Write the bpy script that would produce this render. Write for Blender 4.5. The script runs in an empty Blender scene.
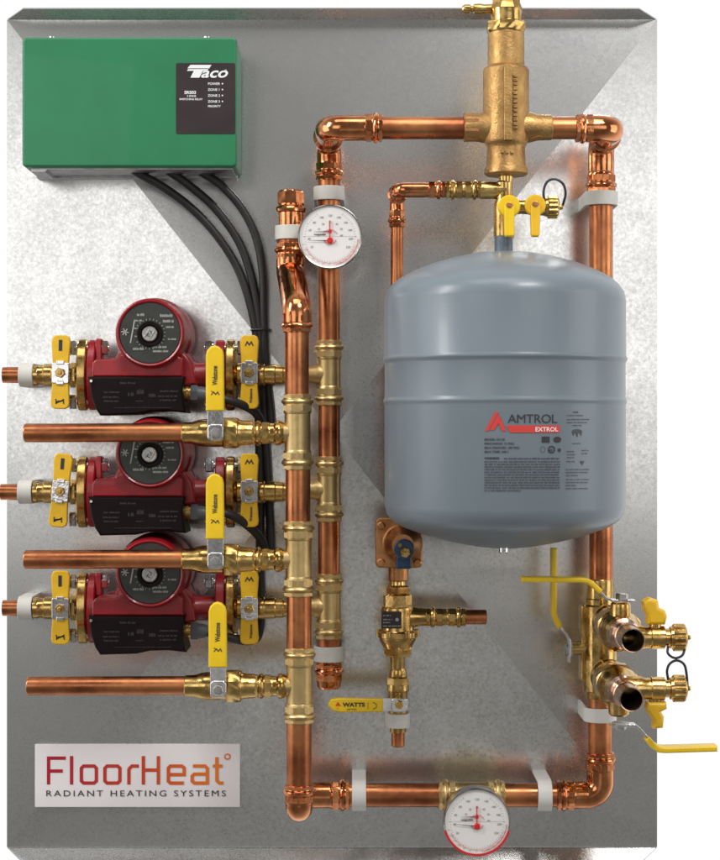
import bpy, math, random
from mathutils import Vector, Matrix
random.seed(7)
SC = bpy.context.scene
COL = SC.collection

# ------------------------------------------------------------------ camera, world, lamps
S = 0.0012            # metres per unit at the sheet
D = 1833.0            # camera distance in the same units
def k(h): return 1 - h / D
def Q(x, y, h): return Vector(((x - 360) * k(h) * S, -h * S, (430 - y) * k(h) * S))
def R(px, h): return px * k(h) * S

cam = bpy.data.cameras.new('camera'); camo = bpy.data.objects.new('camera', cam); COL.objects.link(camo)
camo.location = (0, -D * S, 0); camo.rotation_euler = (math.radians(90), 0, 0)
cam.sensor_fit = 'VERTICAL'; cam.sensor_height = 24; cam.lens = 24 * D / 860.0
cam.clip_end = 50; cam.clip_start = 0.05
SC.camera = camo
SC.view_settings.view_transform = 'Standard'; SC.view_settings.look = 'None'
SC.view_settings.exposure = 0.0; SC.view_settings.gamma = 1

W = bpy.data.worlds.new('World'); SC.world = W; W.use_nodes = True
nt = W.node_tree; nt.nodes.clear()
wo = nt.nodes.new('ShaderNodeOutputWorld'); bg = nt.nodes.new('ShaderNodeBackground')
tc = nt.nodes.new('ShaderNodeTexCoord'); sp = nt.nodes.new('ShaderNodeSeparateXYZ')
rp = nt.nodes.new('ShaderNodeValToRGB')
mr = nt.nodes.new('ShaderNodeMapRange'); mr.inputs[1].default_value = -1; mr.inputs[2].default_value = 1
nt.links.new(tc.outputs['Generated'], sp.inputs[0]); nt.links.new(sp.outputs['Y'], mr.inputs[0])
nt.links.new(mr.outputs[0], rp.inputs[0]); nt.links.new(rp.outputs[0], bg.inputs[0]); nt.links.new(bg.outputs[0], wo.inputs[0])
e = rp.color_ramp.elements
e[0].position = 0.0; e[0].color = (0.17, 0.166, 0.157, 1)
e[1].position = 0.75; e[1].color = (1.02, 1.02, 1.02, 1)
m_ = e.new(0.25); m_.color = (0.18, 0.178, 0.172, 1)
m_ = e.new(0.5); m_.color = (0.40, 0.40, 0.41, 1)

def lamp(name, az, el, dist, w, h, L, col=(1, 1, 1), at=(0, 0, 0)):
    """area softbox on the photographer's side; az right +, el up +, L = radiance"""
    a = bpy.data.lights.new(name, 'AREA'); a.shape = 'RECTANGLE'; a.size = w; a.size_y = h
    a.energy = L * math.pi * w * h; a.color = col
    o = bpy.data.objects.new(name, a); COL.objects.link(o)
    d = Vector((math.sin(math.radians(az)) * math.cos(math.radians(el)), -math.cos(math.radians(az)) * math.cos(math.radians(el)), math.sin(math.radians(el))))
    o.location = Vector(at) + d * dist
    o.rotation_euler = (-d).to_track_quat('-Z', 'Y').to_euler()
    return o
lamp('softbox', -25, 8, 3.0, 1.35, 1.15, 1.6, (1, 0.99, 0.98))
lamp('softbox', 25, 8, 3.0, 1.35, 1.15, 1.6, (1, 0.99, 0.98))
lamp('strip_light', -58, 32, 2.2, 0.35, 0.9, 20.0)
lamp('side_fill', -72, 6, 2.4, 1.2, 1.8, 2.0)  # added pair of side fills, only to raise the diffuse light
lamp('side_fill', 72, 6, 2.4, 1.2, 1.8, 2.0)
lamp('low_fill', 0, -17, 3.0, 1.1, 0.9, 0.24, (1, 0.98, 0.93))  # added fill lamp that lightens the panel's lower facet
lamp('top_fill', 0, 62, 2.6, 2.0, 0.9, 3.6)  # added overhead fill, brightens the sign and other matt faces
lamp('strip_light', 25, 44, 2.4, 0.6, 0.35, 30.0)

# ------------------------------------------------------------------ materials
def mat(name, col, rough=0.4, metal=0.0, var=0.0, vscale=60, bump=0.0, bscale=300, coat=0.0, rvar=0.0, stretch=(1, 1, 1), col2=None, spec=0.5):
    m = bpy.data.materials.new(name); m.use_nodes = True
    n = m.node_tree; b = n.nodes['Principled BSDF']
    b.inputs['Base Color'].default_value = (*col, 1); b.inputs['Roughness'].default_value = rough
    b.inputs['Metallic'].default_value = metal; b.inputs['Coat Weight'].default_value = coat
    b.inputs['Specular IOR Level'].default_value = spec
    t = n.nodes.new('ShaderNodeTexCoord'); mp = n.nodes.new('ShaderNodeMapping'); mp.inputs['Scale'].default_value = stretch
    n.links.new(t.outputs['Object'], mp.inputs[0])
    nz = n.nodes.new('ShaderNodeTexNoise'); nz.inputs['Scale'].default_value = vscale; nz.inputs['Detail'].default_value = 5; nz.inputs['Roughness'].default_value = 0.6
    n.links.new(mp.outputs[0], nz.inputs[0])
    if var or col2:
        r = n.nodes.new('ShaderNodeValToRGB')
        c2 = col2 or tuple(c * (1 - var) for c in col)
        r.color_ramp.elements[0].position = 0.36; r.color_ramp.elements[1].position = 0.62
        r.color_ramp.elements[0].color = (*c2, 1); r.color_ramp.elements[1].color = (*col, 1)
        n.links.new(nz.outputs[0], r.inputs[0]); n.links.new(r.outputs[0], b.inputs['Base Color'])
    if rvar:
        r2 = n.nodes.new('ShaderNodeMapRange'); r2.inputs[1].default_value = 0.35; r2.inputs[2].default_value = 0.65
        r2.inputs[3].default_value = max(0.02, rough - rvar); r2.inputs[4].default_value = rough + rvar
        nz3 = n.nodes.new('ShaderNodeTexNoise'); nz3.inputs['Scale'].default_value = vscale * 1.7; nz3.inputs['Detail'].default_value = 4
        n.links.new(mp.outputs[0], nz3.inputs[0]); n.links.new(nz3.outputs[0], r2.inputs[0]); n.links.new(r2.outputs[0], b.inputs['Roughness'])
    if bump:
        nb = n.nodes.new('ShaderNodeTexNoise'); nb.inputs['Scale'].default_value = bscale; nb.inputs['Detail'].default_value = 3
        n.links.new(mp.outputs[0], nb.inputs[0])
        bp = n.nodes.new('ShaderNodeBump'); bp.inputs['Strength'].default_value = bump; bp.inputs['Distance'].default_value = 0.0006
        n.links.new(nb.outputs[0], bp.inputs['Height']); n.links.new(bp.outputs[0], b.inputs['Normal'])
    return m
M = {}
M['copper'] = mat('copper', (0.62, 0.245, 0.10), 0.33, 1, vscale=22, col2=(0.33, 0.105, 0.045), bump=0.14, bscale=55, rvar=0.08, stretch=(1, 1, 1))
M['copper_fit'] = mat('copper_fitting', (0.78, 0.32, 0.135), 0.15, 1, vscale=45, col2=(0.44, 0.14, 0.055), bump=0.22, bscale=110, rvar=0.06)
M['bore_shade'] = mat('bore_shade_and_oxide', (0.035, 0.011, 0.009), 0.4, 0, var=0.4, vscale=90)  # shade of a deep bore put into the colour, plus oxidised copper
M['brass'] = mat('brass', (0.70, 0.47, 0.17), 0.22, 1, vscale=60, col2=(0.42, 0.25, 0.075), bump=0.25, bscale=160, rvar=0.09)
M['brass_cast'] = mat('cast_brass', (0.50, 0.305, 0.115), 0.46, 1, vscale=38, col2=(0.33, 0.185, 0.07), bump=0.9, bscale=420, rvar=0.1)
M['brass_tee'] = mat('tee_brass', (0.66, 0.48, 0.22), 0.36, 1, vscale=80, col2=(0.58, 0.41, 0.18), bump=0.4, bscale=800)
M['bronze'] = mat('bronze', (0.56, 0.27, 0.11), 0.36, 1, vscale=50, col2=(0.38, 0.17, 0.065), bump=0.5, bscale=600)
M['port'] = mat('port_metal', (0.66, 0.47, 0.36), 0.2, 1, vscale=70, col2=(0.42, 0.24, 0.15), bump=0.2)
M['chrome'] = mat('chrome', (0.80, 0.80, 0.80), 0.16, 1, vscale=90, var=0.25, bump=0.3, bscale=250)
M['steel'] = mat('steel', (0.55, 0.54, 0.52), 0.33, 1, vscale=100, var=0.3, bump=0.2)
M['yellow'] = mat('yellow_vinyl', (0.86, 0.565, 0.010), 0.33, 0, vscale=30, var=0.10, bump=0.12, bscale=120)
M['yellow2'] = mat('yellow_plastic', (0.80, 0.47, 0.012), 0.35, 0, vscale=40, var=0.14, bump=0.1)
M['red'] = mat('red_enamel', (0.30, 0.006, 0.012), 0.33, 0, vscale=35, var=0.3, bump=0.35, bscale=450, coat=0.2)
M['black_box'] = mat('black_plastic', (0.008, 0.004, 0.004), 0.42, 0, vscale=60, var=0.3, bump=0.05, spec=0.14)
M['cable'] = mat('cable_rubber', (0.018, 0.017, 0.016), 0.42, 0, vscale=60, var=0.3)
M['dial'] = mat('dial_plate', (0.032, 0.034, 0.028), 0.42, 0.0, vscale=60, var=0.35, bump=0.1)
M['print_grey'] = mat('grey_print', (0.34, 0.34, 0.30), 0.5)
M['print_dark'] = mat('dark_grey_print', (0.22, 0.22, 0.22), 0.5)
M['print_faint'] = mat('faint_print', (0.030, 0.022, 0.022), 0.45)
M['black_ink'] = mat('black_ink', (0.025, 0.025, 0.03), 0.5)
M['white_ink'] = mat('white_ink', (0.75, 0.75, 0.75), 0.5)
M['red_ink'] = mat('red_ink', (0.62, 0.04, 0.03), 0.5)
M['grey_ink'] = mat('grey_ink', (0.045, 0.05, 0.055), 0.5)
M['tank'] = mat('tank_paint', (0.178, 0.214, 0.240), 0.31, 0, vscale=7, var=0.06, bump=0.08, bscale=30, coat=0.05, spec=0.42)
M['tank_neck'] = mat('tank_neck_paint', (0.12, 0.15, 0.18), 0.35, 0, var=0.3, vscale=150, bump=0.5)
M['green'] = mat('green_enamel', (0.012, 0.175, 0.067), 0.42, 0, vscale=14, var=0.10, bump=0.15, bscale=1500, coat=0.15)
M['label_black'] = mat('label_black', (0.028, 0.016, 0.017), 0.4, 0, vscale=30, var=0.3)
M['zinc'] = mat('zinc_base', (0.52, 0.53, 0.53), 0.35, 1, vscale=80, var=0.3)
M['clip'] = mat('clip_plastic', (0.60, 0.585, 0.53), 0.5, 0, vscale=60, var=0.08, bump=0.1)
M['clip_white'] = mat('white_clip_plastic', (0.74, 0.72, 0.68), 0.5, 0, vscale=60, var=0.06)
M['dial_white'] = mat('gauge_dial', (0.80, 0.77, 0.74), 0.45, 0, vscale=50, var=0.03)
M['case'] = mat('gauge_case', (0.62, 0.60, 0.57), 0.22, 1, vscale=50, var=0.25)
M['pink_ink'] = mat('pink_ink', (0.70, 0.30, 0.28), 0.5)
M['red_dot'] = mat('red_hub', (0.62, 0.015, 0.02), 0.35)
M['blue'] = mat('blue_cap', (0.010, 0.040, 0.095), 0.35, 0, vscale=80, var=0.3)
M['sign'] = mat('sign_card', (0.84, 0.79, 0.785), 0.75, 0, vscale=15, var=0.02)
M['strap'] = mat('rubber_strap', (0.02, 0.025, 0.03), 0.4)
M['grip'] = mat('grey_grip', (0.09, 0.10, 0.11), 0.4)
M['amber'] = mat('amber_sticker', (0.75, 0.62, 0.02), 0.4)

def panel_mat():
    m = bpy.data.materials.new('galvanised_steel'); m.use_nodes = True
    n = m.node_tree; b = n.nodes['Principled BSDF']; L = n.links
    t = n.nodes.new('ShaderNodeTexCoord')
    v = n.nodes.new('ShaderNodeTexVoronoi'); v.inputs['Scale'].default_value = 260; L.new(t.outputs['Object'], v.inputs[0])
    nz = n.nodes.new('ShaderNodeTexNoise'); nz.inputs['Scale'].default_value = 9; nz.inputs['Detail'].default_value = 9; nz.inputs['Roughness'].default_value = 0.72
    L.new(t.outputs['Object'], nz.inputs[0])
    nf = n.nodes.new('ShaderNodeTexNoise'); nf.inputs['Scale'].default_value = 260; nf.inputs['Detail'].default_value = 6; nf.inputs['Roughness'].default_value = 0.8
    L.new(t.outputs['Object'], nf.inputs[0])
    g = n.nodes.new('ShaderNodeSeparateColor'); L.new(v.outputs['Color'], g.inputs[0])
    a = n.nodes.new('ShaderNodeMath'); a.operation = 'MULTIPLY_ADD'; L.new(g.outputs[0], a.inputs[0]); a.inputs[1].default_value = 0.12
    a2 = n.nodes.new('ShaderNodeMath'); a2.operation = 'MULTIPLY_ADD'; L.new(nz.outputs[0], a2.inputs[0]); a2.inputs[1].default_value = 0.6; L.new(a2.outputs[0], a.inputs[2])
    L.new(nf.outputs[0], a2.inputs[2])
    r = n.nodes.new('ShaderNodeMapRange'); r.inputs[1].default_value = 0.62; r.inputs[2].default_value = 1.12; r.inputs[3].default_value = 0; r.inputs[4].default_value = 1
    L.new(a.outputs[0], r.inputs[0])
    c = n.nodes.new('ShaderNodeMix'); c.data_type = 'RGBA'; c.inputs[6].default_value = (0.50, 0.498, 0.482, 1); c.inputs[7].default_value = (0.78, 0.78, 0.775, 1)
    L.new(r.outputs[0], c.inputs[0]); L.new(c.outputs[2], b.inputs['Base Color'])
    b.inputs['Metallic'].default_value = 0.92
    rr = n.nodes.new('ShaderNodeMapRange'); rr.inputs[3].default_value = 0.30; rr.inputs[4].default_value = 0.20; L.new(r.outputs[0], rr.inputs[0]); L.new(rr.outputs[0], b.inputs['Roughness'])
    bp = n.nodes.new('ShaderNodeBump'); bp.inputs['Strength'].default_value = 0.02; bp.inputs['Distance'].default_value = 0.0006
    L.new(nf.outputs[0], bp.inputs['Height']); L.new(bp.outputs[0], b.inputs['Normal'])
    return m
M['galv'] = panel_mat()

def grad_mat():
    m = bpy.data.materials.new('crimson_to_orange_ink'); m.use_nodes = True
    n = m.node_tree; b = n.nodes['Principled BSDF']; b.inputs['Roughness'].default_value = 0.45
    t = n.nodes.new('ShaderNodeTexCoord'); s_ = n.nodes.new('ShaderNodeSeparateXYZ'); n.links.new(t.outputs['Generated'], s_.inputs[0])
    r = n.nodes.new('ShaderNodeValToRGB'); n.links.new(s_.outputs['X'], r.inputs[0]); n.links.new(r.outputs[0], b.inputs['Base Color'])
    r.color_ramp.elements[0].color = (0.42, 0.004, 0.03, 1); r.color_ramp.elements[0].position = 0.05
    r.color_ramp.elements[1].color = (0.80, 0.20, 0.015, 1); r.color_ramp.elements[1].position = 0.95
    x = r.color_ramp.elements.new(0.55); x.color = (0.60, 0.05, 0.012, 1)
    return m
M['brand_ink'] = grad_mat()

# ------------------------------------------------------------------ mesh tools
ORG = {}
def offset_poly(p, d):
    n = len(p); out = []
    area = sum(p[i][0] * p[(i + 1) % n][1] - p[(i + 1) % n][0] * p[i][1] for i in range(n))
    s = 1 if area > 0 else -1
    for i in range(n):
        a = Vector(p[i - 1]); b = Vector(p[i]); c = Vector(p[(i + 1) % n])
        e1 = (b - a).normalized(); e2 = (c - b).normalized()
        n1 = Vector((-e1.y, e1.x)) * s; n2 = Vector((-e2.y, e2.x)) * s
        m = n1 + n2
        if m.length < 1e-6: m = n1
        m.normalize(); l = d / max(0.35, m.dot(n1))
        out.append((b.x + m.x * l, b.y + m.y * l))
    return out
def rrect(x0, y0, x1, y1, r, n=5):
    x0, x1 = min(x0, x1), max(x0, x1); y0, y1 = min(y0, y1), max(y0, y1)
    r = min(r, (x1 - x0) / 2 - 1e-6, (y1 - y0) / 2 - 1e-6); out = []
    for cx, cy, a0 in ((x1 - r, y1 - r, 0), (x0 + r, y1 - r, 90), (x0 + r, y0 + r, 180), (x1 - r, y0 + r, 270)):
        for i in range(n + 1):
            a = math.radians(a0 + 90 * i / n); out.append((cx + r * math.cos(a), cy + r * math.sin(a)))
    return out
def circ(cx, cy, r, n=40, ry=None):
    return [(cx + r * math.cos(2 * math.pi * i / n), cy + (ry or r) * math.sin(2 * math.pi * i / n)) for i in range(n)]
def thick_line(pts, w):
    """outline polygon round an open polyline"""
    L_, R_ = [], []
    for i, p in enumerate(pts):
        a = Vector(pts[max(0, i - 1)]); b = Vector(pts[min(len(pts) - 1, i + 1)]); p = Vector(p)
        e1 = (p - a).normalized() if i else None; e2 = (b - p).normalized() if i < len(pts) - 1 else None
        t1 = e1 or e2; t2 = e2 or e1
        n1 = Vector((-t1.y, t1.x)); n2 = Vector((-t2.y, t2.x)); m = (n1 + n2).normalized(); l = w / 2 / max(0.4, m.dot(n1))
        L_.append(tuple(p + m * l)); R_.append(tuple(p - m * l))
    return L_ + R_[::-1]
def catmull(P, n=10):
    P = [Vector(p) for p in P]; P = [P[0] * 2 - P[1]] + P + [P[-1] * 2 - P[-2]]; out = []
    for i in range(1, len(P) - 2):
        a, b, c, d = P[i - 1:i + 3]
        for j in range(n):
            t = j / n
            out.append(0.5 * ((2 * b) + (c - a) * t + (2 * a - 5 * b + 4 * c - d) * t * t + (3 * b - a - 3 * c + d) * t ** 3))
    out.append(P[-2]); return out
def fillet(P, r, n=8):
    P = [Vector(p) for p in P]; out = [P[0]]
    for i in range(1, len(P) - 1):
        a = (P[i - 1] - P[i]); c = (P[i + 1] - P[i]); la, lc = a.length, c.length; a.normalize(); c.normalize()
        ang = a.angle(c); 
        if abs(ang - math.pi) < 0.02: out.append(P[i]); continue
        t = min(r / math.tan(ang / 2), la * 0.499, lc * 0.499); rr = t * math.tan(ang / 2)
        cen = P[i] + (a + c).normalized() * (rr / math.sin(ang / 2))
        s_ = P[i] + a * t - cen; e_ = P[i] + c * t - cen
        tot = s_.angle(e_); ax = s_.cross(e_).normalized()
        for j in range(n + 1): out.append(cen + Matrix.Rotation(tot * j / n, 3, ax) @ s_)
    out.append(P[-1]); return out

class MB:
    def __init__(s): s.v = []; s.f = []
    def add(s, vs, fs):
        o = len(s.v); s.v += [Vector(v) for v in vs]; s.f += [tuple(i + o for i in f) for f in fs]; return s
    def rings(s, rings, caps=True, closed=False):
        n = len(rings[0]); vs = [p for r in rings for p in r]; fs = []
        for i in range(len(rings) - 1 + (1 if closed else 0)):
            j = (i + 1) % len(rings)
            for q in range(n): fs.append((i * n + q, i * n + (q + 1) % n, j * n + (q + 1) % n, j * n + q))
        if caps and not closed:
            fs.append(tuple(range(n))[::-1]); fs.append(tuple(range((len(rings) - 1) * n, len(rings) * n)))
        return s.add(vs, fs)
    def lathe(s, A, d, prof, n=32, ph=0.0, caps=True):
        """A world origin, d axis, prof [(t, r)] in metres"""
        d = Vector(d).normalized(); u = d.orthogonal().normalized() if abs(d.y) > 0.9 else d.cross(Vector((0, -1, 0))).normalized()
        w = d.cross(u); rs = []
        for t, r in prof:
            r = max(r, 1e-5)
            rs.append([A + d * t + (u * math.cos(ph + 2 * math.pi * i / n) + w * math.sin(ph + 2 * math.pi * i / n)) * r for i in range(n)])
        return s.rings(rs, caps)
    # profiles given in photo units
    def vl(s, x, h, prof, n=32, ph=0.0):       # along z : prof (y, r)
        z0 = Q(x, prof[0][0], h)
        return s.lathe(z0, (0, 0, -1), [((y - prof[0][0]) * k(h) * S, R(r, h)) for y, r in prof], n, ph)
    def hl(s, y, h, prof, n=32, ph=0.0):       # along x
        A = Q(prof[0][0], y, h)
        return s.lathe(A, (1, 0, 0), [((x - prof[0][0]) * k(h) * S, R(r, h)) for x, r in prof], n, ph)
    def dl(s, x, y, ha, prof, n=32, ph=0.0, caps=True):   # along depth, (x,y) seen at height ha
        A = Q(x, y, ha); A.y = -prof[0][0] * S
        return s.lathe(A, (0, -1, 0), [((h - prof[0][0]) * S, R(r, ha)) for h, r in prof], n, ph, caps)
    def prism(s, poly, O, U, V, Wd, layers):
        """poly 2d in metres on U,V; layers [(w, inset)]"""
        rs = []
        for w, ins in layers:
            pp = offset_poly(poly, ins) if ins else poly
            rs.append([O + U * a + V * b + Wd * w for a, b in pp])
        return s.rings(rs)
    def plate(s, poly, h0, h1, bev=1.0, ha=None):
        """poly in photo units seen at ha (default h1), slab from height h0 to h1"""
        ha = h1 if ha is None else ha
        O = Vector((0, 0, 0)); pp = [((x - 360) * k(ha) * S, (430 - y) * k(ha) * S) for x, y in poly]
        b = bev * S
        lay = [(h0 * S, 0), (h1 * S - b, 0), (h1 * S - b * 0.6, b * 0.12), (h1 * S - b * 0.25, b * 0.38), (h1 * S - b * .06, b * .7), (h1 * S, b)] if bev else [(h0 * S, 0), (h1 * S, 0)]
        return s.prism(pp, O, Vector((1, 0, 0)), Vector((0, 0, 1)), Vector((0, -1, 0)), lay)
    def side(s, poly, x0, x1, y, h, bev=1.0):
        """poly (dy, dh) photo units round axis (y,h), slab along x"""
        O = Q(x0, y, h); kk = k(h) * S; wd = (x1 - x0) * kk; b = bev * kk
        return s.prism([(a * kk, c * kk) for a, c in poly], O, Vector((0, 0, -1)), Vector((0, -1, 0)), Vector((1, 0, 0)), [(0, b), (b, 0), (wd - b, 0), (wd, b)])
    def edge(s, pts, w, h0, h1, bev=1.0):
        """bar seen edge-on: polyline in photo units, thickness w, running in depth h0..h1"""
        return s.plate(thick_line(pts, w), h0, h1, bev, ha=(h0 + h1) / 2)
    def tube(s, path, r, n=18, caps=True):
        path = [Vector(p) for p in path]; rs = []
        t0 = (path[1] - path[0]).normalized(); u = t0.orthogonal().normalized()
        for i, p in enumerate(path):
            a = path[max(0, i - 1)]; b = path[min(len(path) - 1, i + 1)]; t = (b - a).normalized()
            u = (u - t * u.dot(t)).normalized(); w = t.cross(u)
            rr = r[i] if isinstance(r, list) else r
            rs.append([p + (u * math.cos(2 * math.pi * j / n) + w * math.sin(2 * math.pi * j / n)) * rr for j in range(n)])
        return s.rings(rs, caps)
    def torus(s, c, ax, R_, r, n=36, m=8, a0=0, a1=360):
        ax = Vector(ax).normalized(); u = ax.orthogonal().normalized(); w = ax.cross(u); full = (a1 - a0) >= 360; rs = []
        for i in range(n if full else n + 1):
            a = math.radians(a0 + (a1 - a0) * i / n); d = u * math.cos(a) + w * math.sin(a)
            rs.append([c + d * (R_ + r * math.cos(2 * math.pi * j / m)) + ax * r * math.sin(2 * math.pi * j / m) for j in range(m)])
        return s.rings(rs, True, full)
    def ball(s, c, r, n=16): 
        return s.lathe(Vector(c) - Vector((0, 0, r)), (0, 0, 1), [(r - r * math.cos(math.pi * i / 10), r * math.sin(math.pi * i / 10)) for i in range(11)], n)
    def flat(s, poly, f):     # single face through mapping f(x,y)
        return s.add([f(x, y) for x, y in poly], [tuple(range(len(poly)))])
    def text(s, txt, f, size, x=0, y=0, align='LEFT', sx=1.0, off=0.0, shear=0.0, rot=0.0, sp=1.0):
        """text in photo units (y down), mapped by f(x,y)"""
        c = bpy.data.curves.new('t', 'FONT'); c.body = txt; c.size = size; c.align_x = align; c.resolution_u = 3
        c.offset = off; c.shear = shear; c.space_character = sp
        o = bpy.data.objects.new('t', c); me = bpy.data.meshes.new_from_object(o)
        ca, sa = math.cos(math.radians(rot)), math.sin(math.radians(rot))
        vs = []
        for v in me.vertices:
            a, b = v.co.x * sx, v.co.y
            vs.append(f(x + a * ca - b * sa, y - (a * sa + b * ca)))
        s.add(vs, [tuple(p.vertices) for p in me.polygons])
        bpy.data.objects.remove(o); bpy.data.curves.remove(c); bpy.data.meshes.remove(me); return s
    def stroke(s, pts, w, f, closed=False):
        """flat mitred ribbon along a polyline"""
        P = [Vector(p) for p in pts]; n = len(P); A = []; B = []
        for i in range(n):
            e1 = (P[i] - P[i - 1]).normalized() if (i or closed) else None
            e2 = (P[(i + 1) % n] - P[i]).normalized() if (i < n - 1 or closed) else None
            e1 = e1 or e2; e2 = e2 or e1
            n1 = Vector((-e1.y, e1.x)); n2 = Vector((-e2.y, e2.x)); m = n1 + n2
            m = m.normalized() if m.length > 1e-6 else n1
            l = w / 2 / max(.5, m.dot(n1)); A.append(f(*(P[i] + m * l))); B.append(f(*(P[i] - m * l)))
        q = n if closed else n - 1
        return s.add(A + B, [(i, (i + 1) % n, n + (i + 1) % n, n + i) for i in range(q)])
    def build(s, name, m, parent=None, sharp=38):
        me = bpy.data.meshes.new(name)
        if parent is None:
            lo = Vector([min(v[i] for v in s.v) for i in range(3)]); hi = Vector([max(v[i] for v in s.v) for i in range(3)])
            o0 = Vector(((lo.x + hi.x) / 2, (lo.y + hi.y) / 2, lo.z))
        else: o0 = ORG[parent]
        me.from_pydata([tuple(v - o0) for v in s.v], [], s.f); me.validate()
        import bmesh
        b = bmesh.new(); b.from_mesh(me); bmesh.ops.recalc_face_normals(b, faces=b.faces) if len(s.f) > 1 and name not in FLATS else None
        b.to_mesh(me); b.free()
        me.shade_smooth()
        for p_ in me.polygons:
            if len(p_.vertices) > 4: p_.use_smooth = False
        me.set_sharp_from_angle(angle=math.radians(sharp))
        me.materials.append(m)
        o = bpy.data.objects.new(name, me); COL.objects.link(o)
        if name not in FLATS and name not in ('sheet', 'shell'):
            wn = o.modifiers.new('weighted', 'WEIGHTED_NORMAL'); wn.keep_sharp = True
        if parent is None: o.location = o0
        else: o.parent = parent
        ORG[o] = o0; return o
FLATS = {'lettering', 'markings', 'scale_markings', 'small_print'}
def thing(name, loc, label, cat, group=None):
    o = bpy.data.objects.new(name, None); COL.objects.link(o); o.location = loc; ORG[o] = Vector(loc); o.empty_display_size = 0.02
    return tag(o, label, cat, group)
def tag(o, label, cat, group=None):
    o['label'] = label; o['category'] = cat
    if group: o['group'] = group
    return o
def copy_thing(root, off, label):
    def rec(o, par):
        c = o.copy(); COL.objects.link(c); c.parent = par
        for ch in [x for x in SRC if x.parent == o]: rec(ch, c)
        return c
    SRC = list(COL.objects)
    c = rec(root, None); c.location = root.location + Vector(off); c['label'] = label; return c

def press(r, t0, sgn):
    """press-fitting socket profile, from its open end inwards"""
    p = [(0, r + .6), (.4, r + 1.5), (4, r + 1.7), (5, r + 2.0), (5.8, r + 3.4), (7.4, r + 4.0), (9.2, r + 3.4), (10.2, r + 1.9), (18, r + 1.8), (20, r + .9)]
    return [(t0 + sgn * t, q) for t, q in p]
def press_hex(r, t0, sgn):
    return [[(t0 + sgn * a, r + 2.0) , (t0 + sgn * (a + .5), r + 2.9), (t0 + sgn * (b - .5), r + 2.9), (t0 + sgn * b, r + 2.0)] for a, b in ((.6, 4.6), (11, 17.5))]
def vsock(mb, x, h, r, y, sgn):
    p = press(r, y, sgn); hx = press_hex(r, y, sgn)
    if sgn < 0: p = p[::-1]; hx = [q[::-1] for q in hx]
    mb.vl(x, h, p)
    for q in hx: mb.vl(x, h, q, n=8, ph=.39)
def hsock(mb, y, h, r, x, sgn):
    p = press(r, x, sgn); hx = press_hex(r, x, sgn)
    if sgn < 0: p = p[::-1]; hx = [q[::-1] for q in hx]
    mb.hl(y, h, p)
    for q in hx: mb.hl(y, h, q, n=8, ph=.39)
def oval(a, b, n=36):   # two-bolt flange outline (dy, dh)
    out = []
    for i in range(n):
        t = 2 * math.pi * i / n; c, s_ = math.cos(t), math.sin(t)
        out.append((a * math.copysign(abs(c) ** 1.0, c), b * math.copysign(abs(s_) ** 1.35, s_) * 1.0))
    return out
def F(h, d=0.25):        # flat mapping in front of height h
    hh = h + d
    return lambda x, y: Vector(((x - 360) * k(h) * S, -hh * S, (430 - y) * k(h) * S))
def greek(mb, f, x0, x1, y, hgt, dens=0.8, rnd=random):
    """a line of very small illegible print"""
    x = x0
    while x < x1 - 0.5:
        w = rnd.uniform(1.6, 5.5)
        xe = min(x + w, x1)
        q = x
        while q < xe - .2:
            a = rnd.uniform(.45, .8)
            mb.flat([(q, y - hgt * rnd.uniform(.6, 1)), (q + a, y - hgt * rnd.uniform(.6, 1)), (q + a, y), (q, y)], f); q += a + .22
        x = xe + rnd.uniform(.6, 1.0)

# ------------------------------------------------------------------ 1. mounting panel
PK = 24
pan = thing('mounting_panel', Q(332, 848, 0), 'cross-creased galvanised steel back panel that carries all the pipework', 'panel')
b = MB()
c0, c1, c2, c3, cc = Q(7, 20, 0), Q(657, 19, 0), Q(657, 847, 0), Q(7, 847, 0), Q(332, 431, PK)
N = 24
def facet(p, q):      # subdivided triangle p,q,centre
    vs = []; idx = {}
    for i in range(N + 1):
        for j in range(N + 1 - i):
            idx[i, j] = len(vs); u, v = i / N, j / N
            vs.append(p * (1 - u - v) + q * u + cc * v)
    fs = []
    for i in range(N):
        for j in range(N - i):
            fs.append((idx[i, j], idx[i + 1, j], idx[i, j + 1]))
            if j < N - i - 1: fs.append((idx[i + 1, j], idx[i + 1, j + 1], idx[i, j + 1]))
    b.add(vs, fs)
facet(c0, c1); facet(c1, c2); facet(c2, c3); facet(c3, c0)
BK = Vector((0, 0.0014, 0))
for (p, q) in ((c0, c1), (c1, c2), (c2, c3), (c3, c0)):
    b.add([p + BK, q + BK, cc + BK], [(0, 2, 1)]); b.add([p, q, q + BK, p + BK], [(0, 3, 2, 1)])
import bmesh
sh = b.build('sheet', M['galv'], pan, sharp=1.5)
bm_ = bmesh.new(); bm_.from_mesh(sh.data); bmesh.ops.remove_doubles(bm_, verts=bm_.verts, dist=1e-6)
bmesh.ops.recalc_face_normals(bm_, faces=bm_.faces); bm_.to_mesh(sh.data); bm_.free(); sh.data.set_sharp_from_angle(angle=math.radians(1.5))
b = MB()
def flange(ya, yb, hd, chl, chr_):
    k0 = Q(7.5, ya, -1); k1 = Q(656.5, ya, -1)
    n0 = Q(7 + 0, ya, 0); up = (Q(0, yb, hd) - Q(0, ya, 0)); up.x = 0
    f0 = Vector((k0.x + chl * S, 0, 0)); f1 = Vector((k1.x - chr_ * S, 0, 0))
    A = [k0, k1, Vector((f1.x, 0, 0)) + Vector((0, n0.y, n0.z)) + up, Vector((f0.x, 0, 0)) + Vector((0, n0.y, n0.z)) + up]
    sg = 1 if ya < 400 else -1
    t = Vector((0, 0, sg * 0.0014))
    b.rings([[p for p in A], [p + t for p in A]])
flange(20, 9, 22, 20, 21); b.build('flange', M['galv'], pan)
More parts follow.
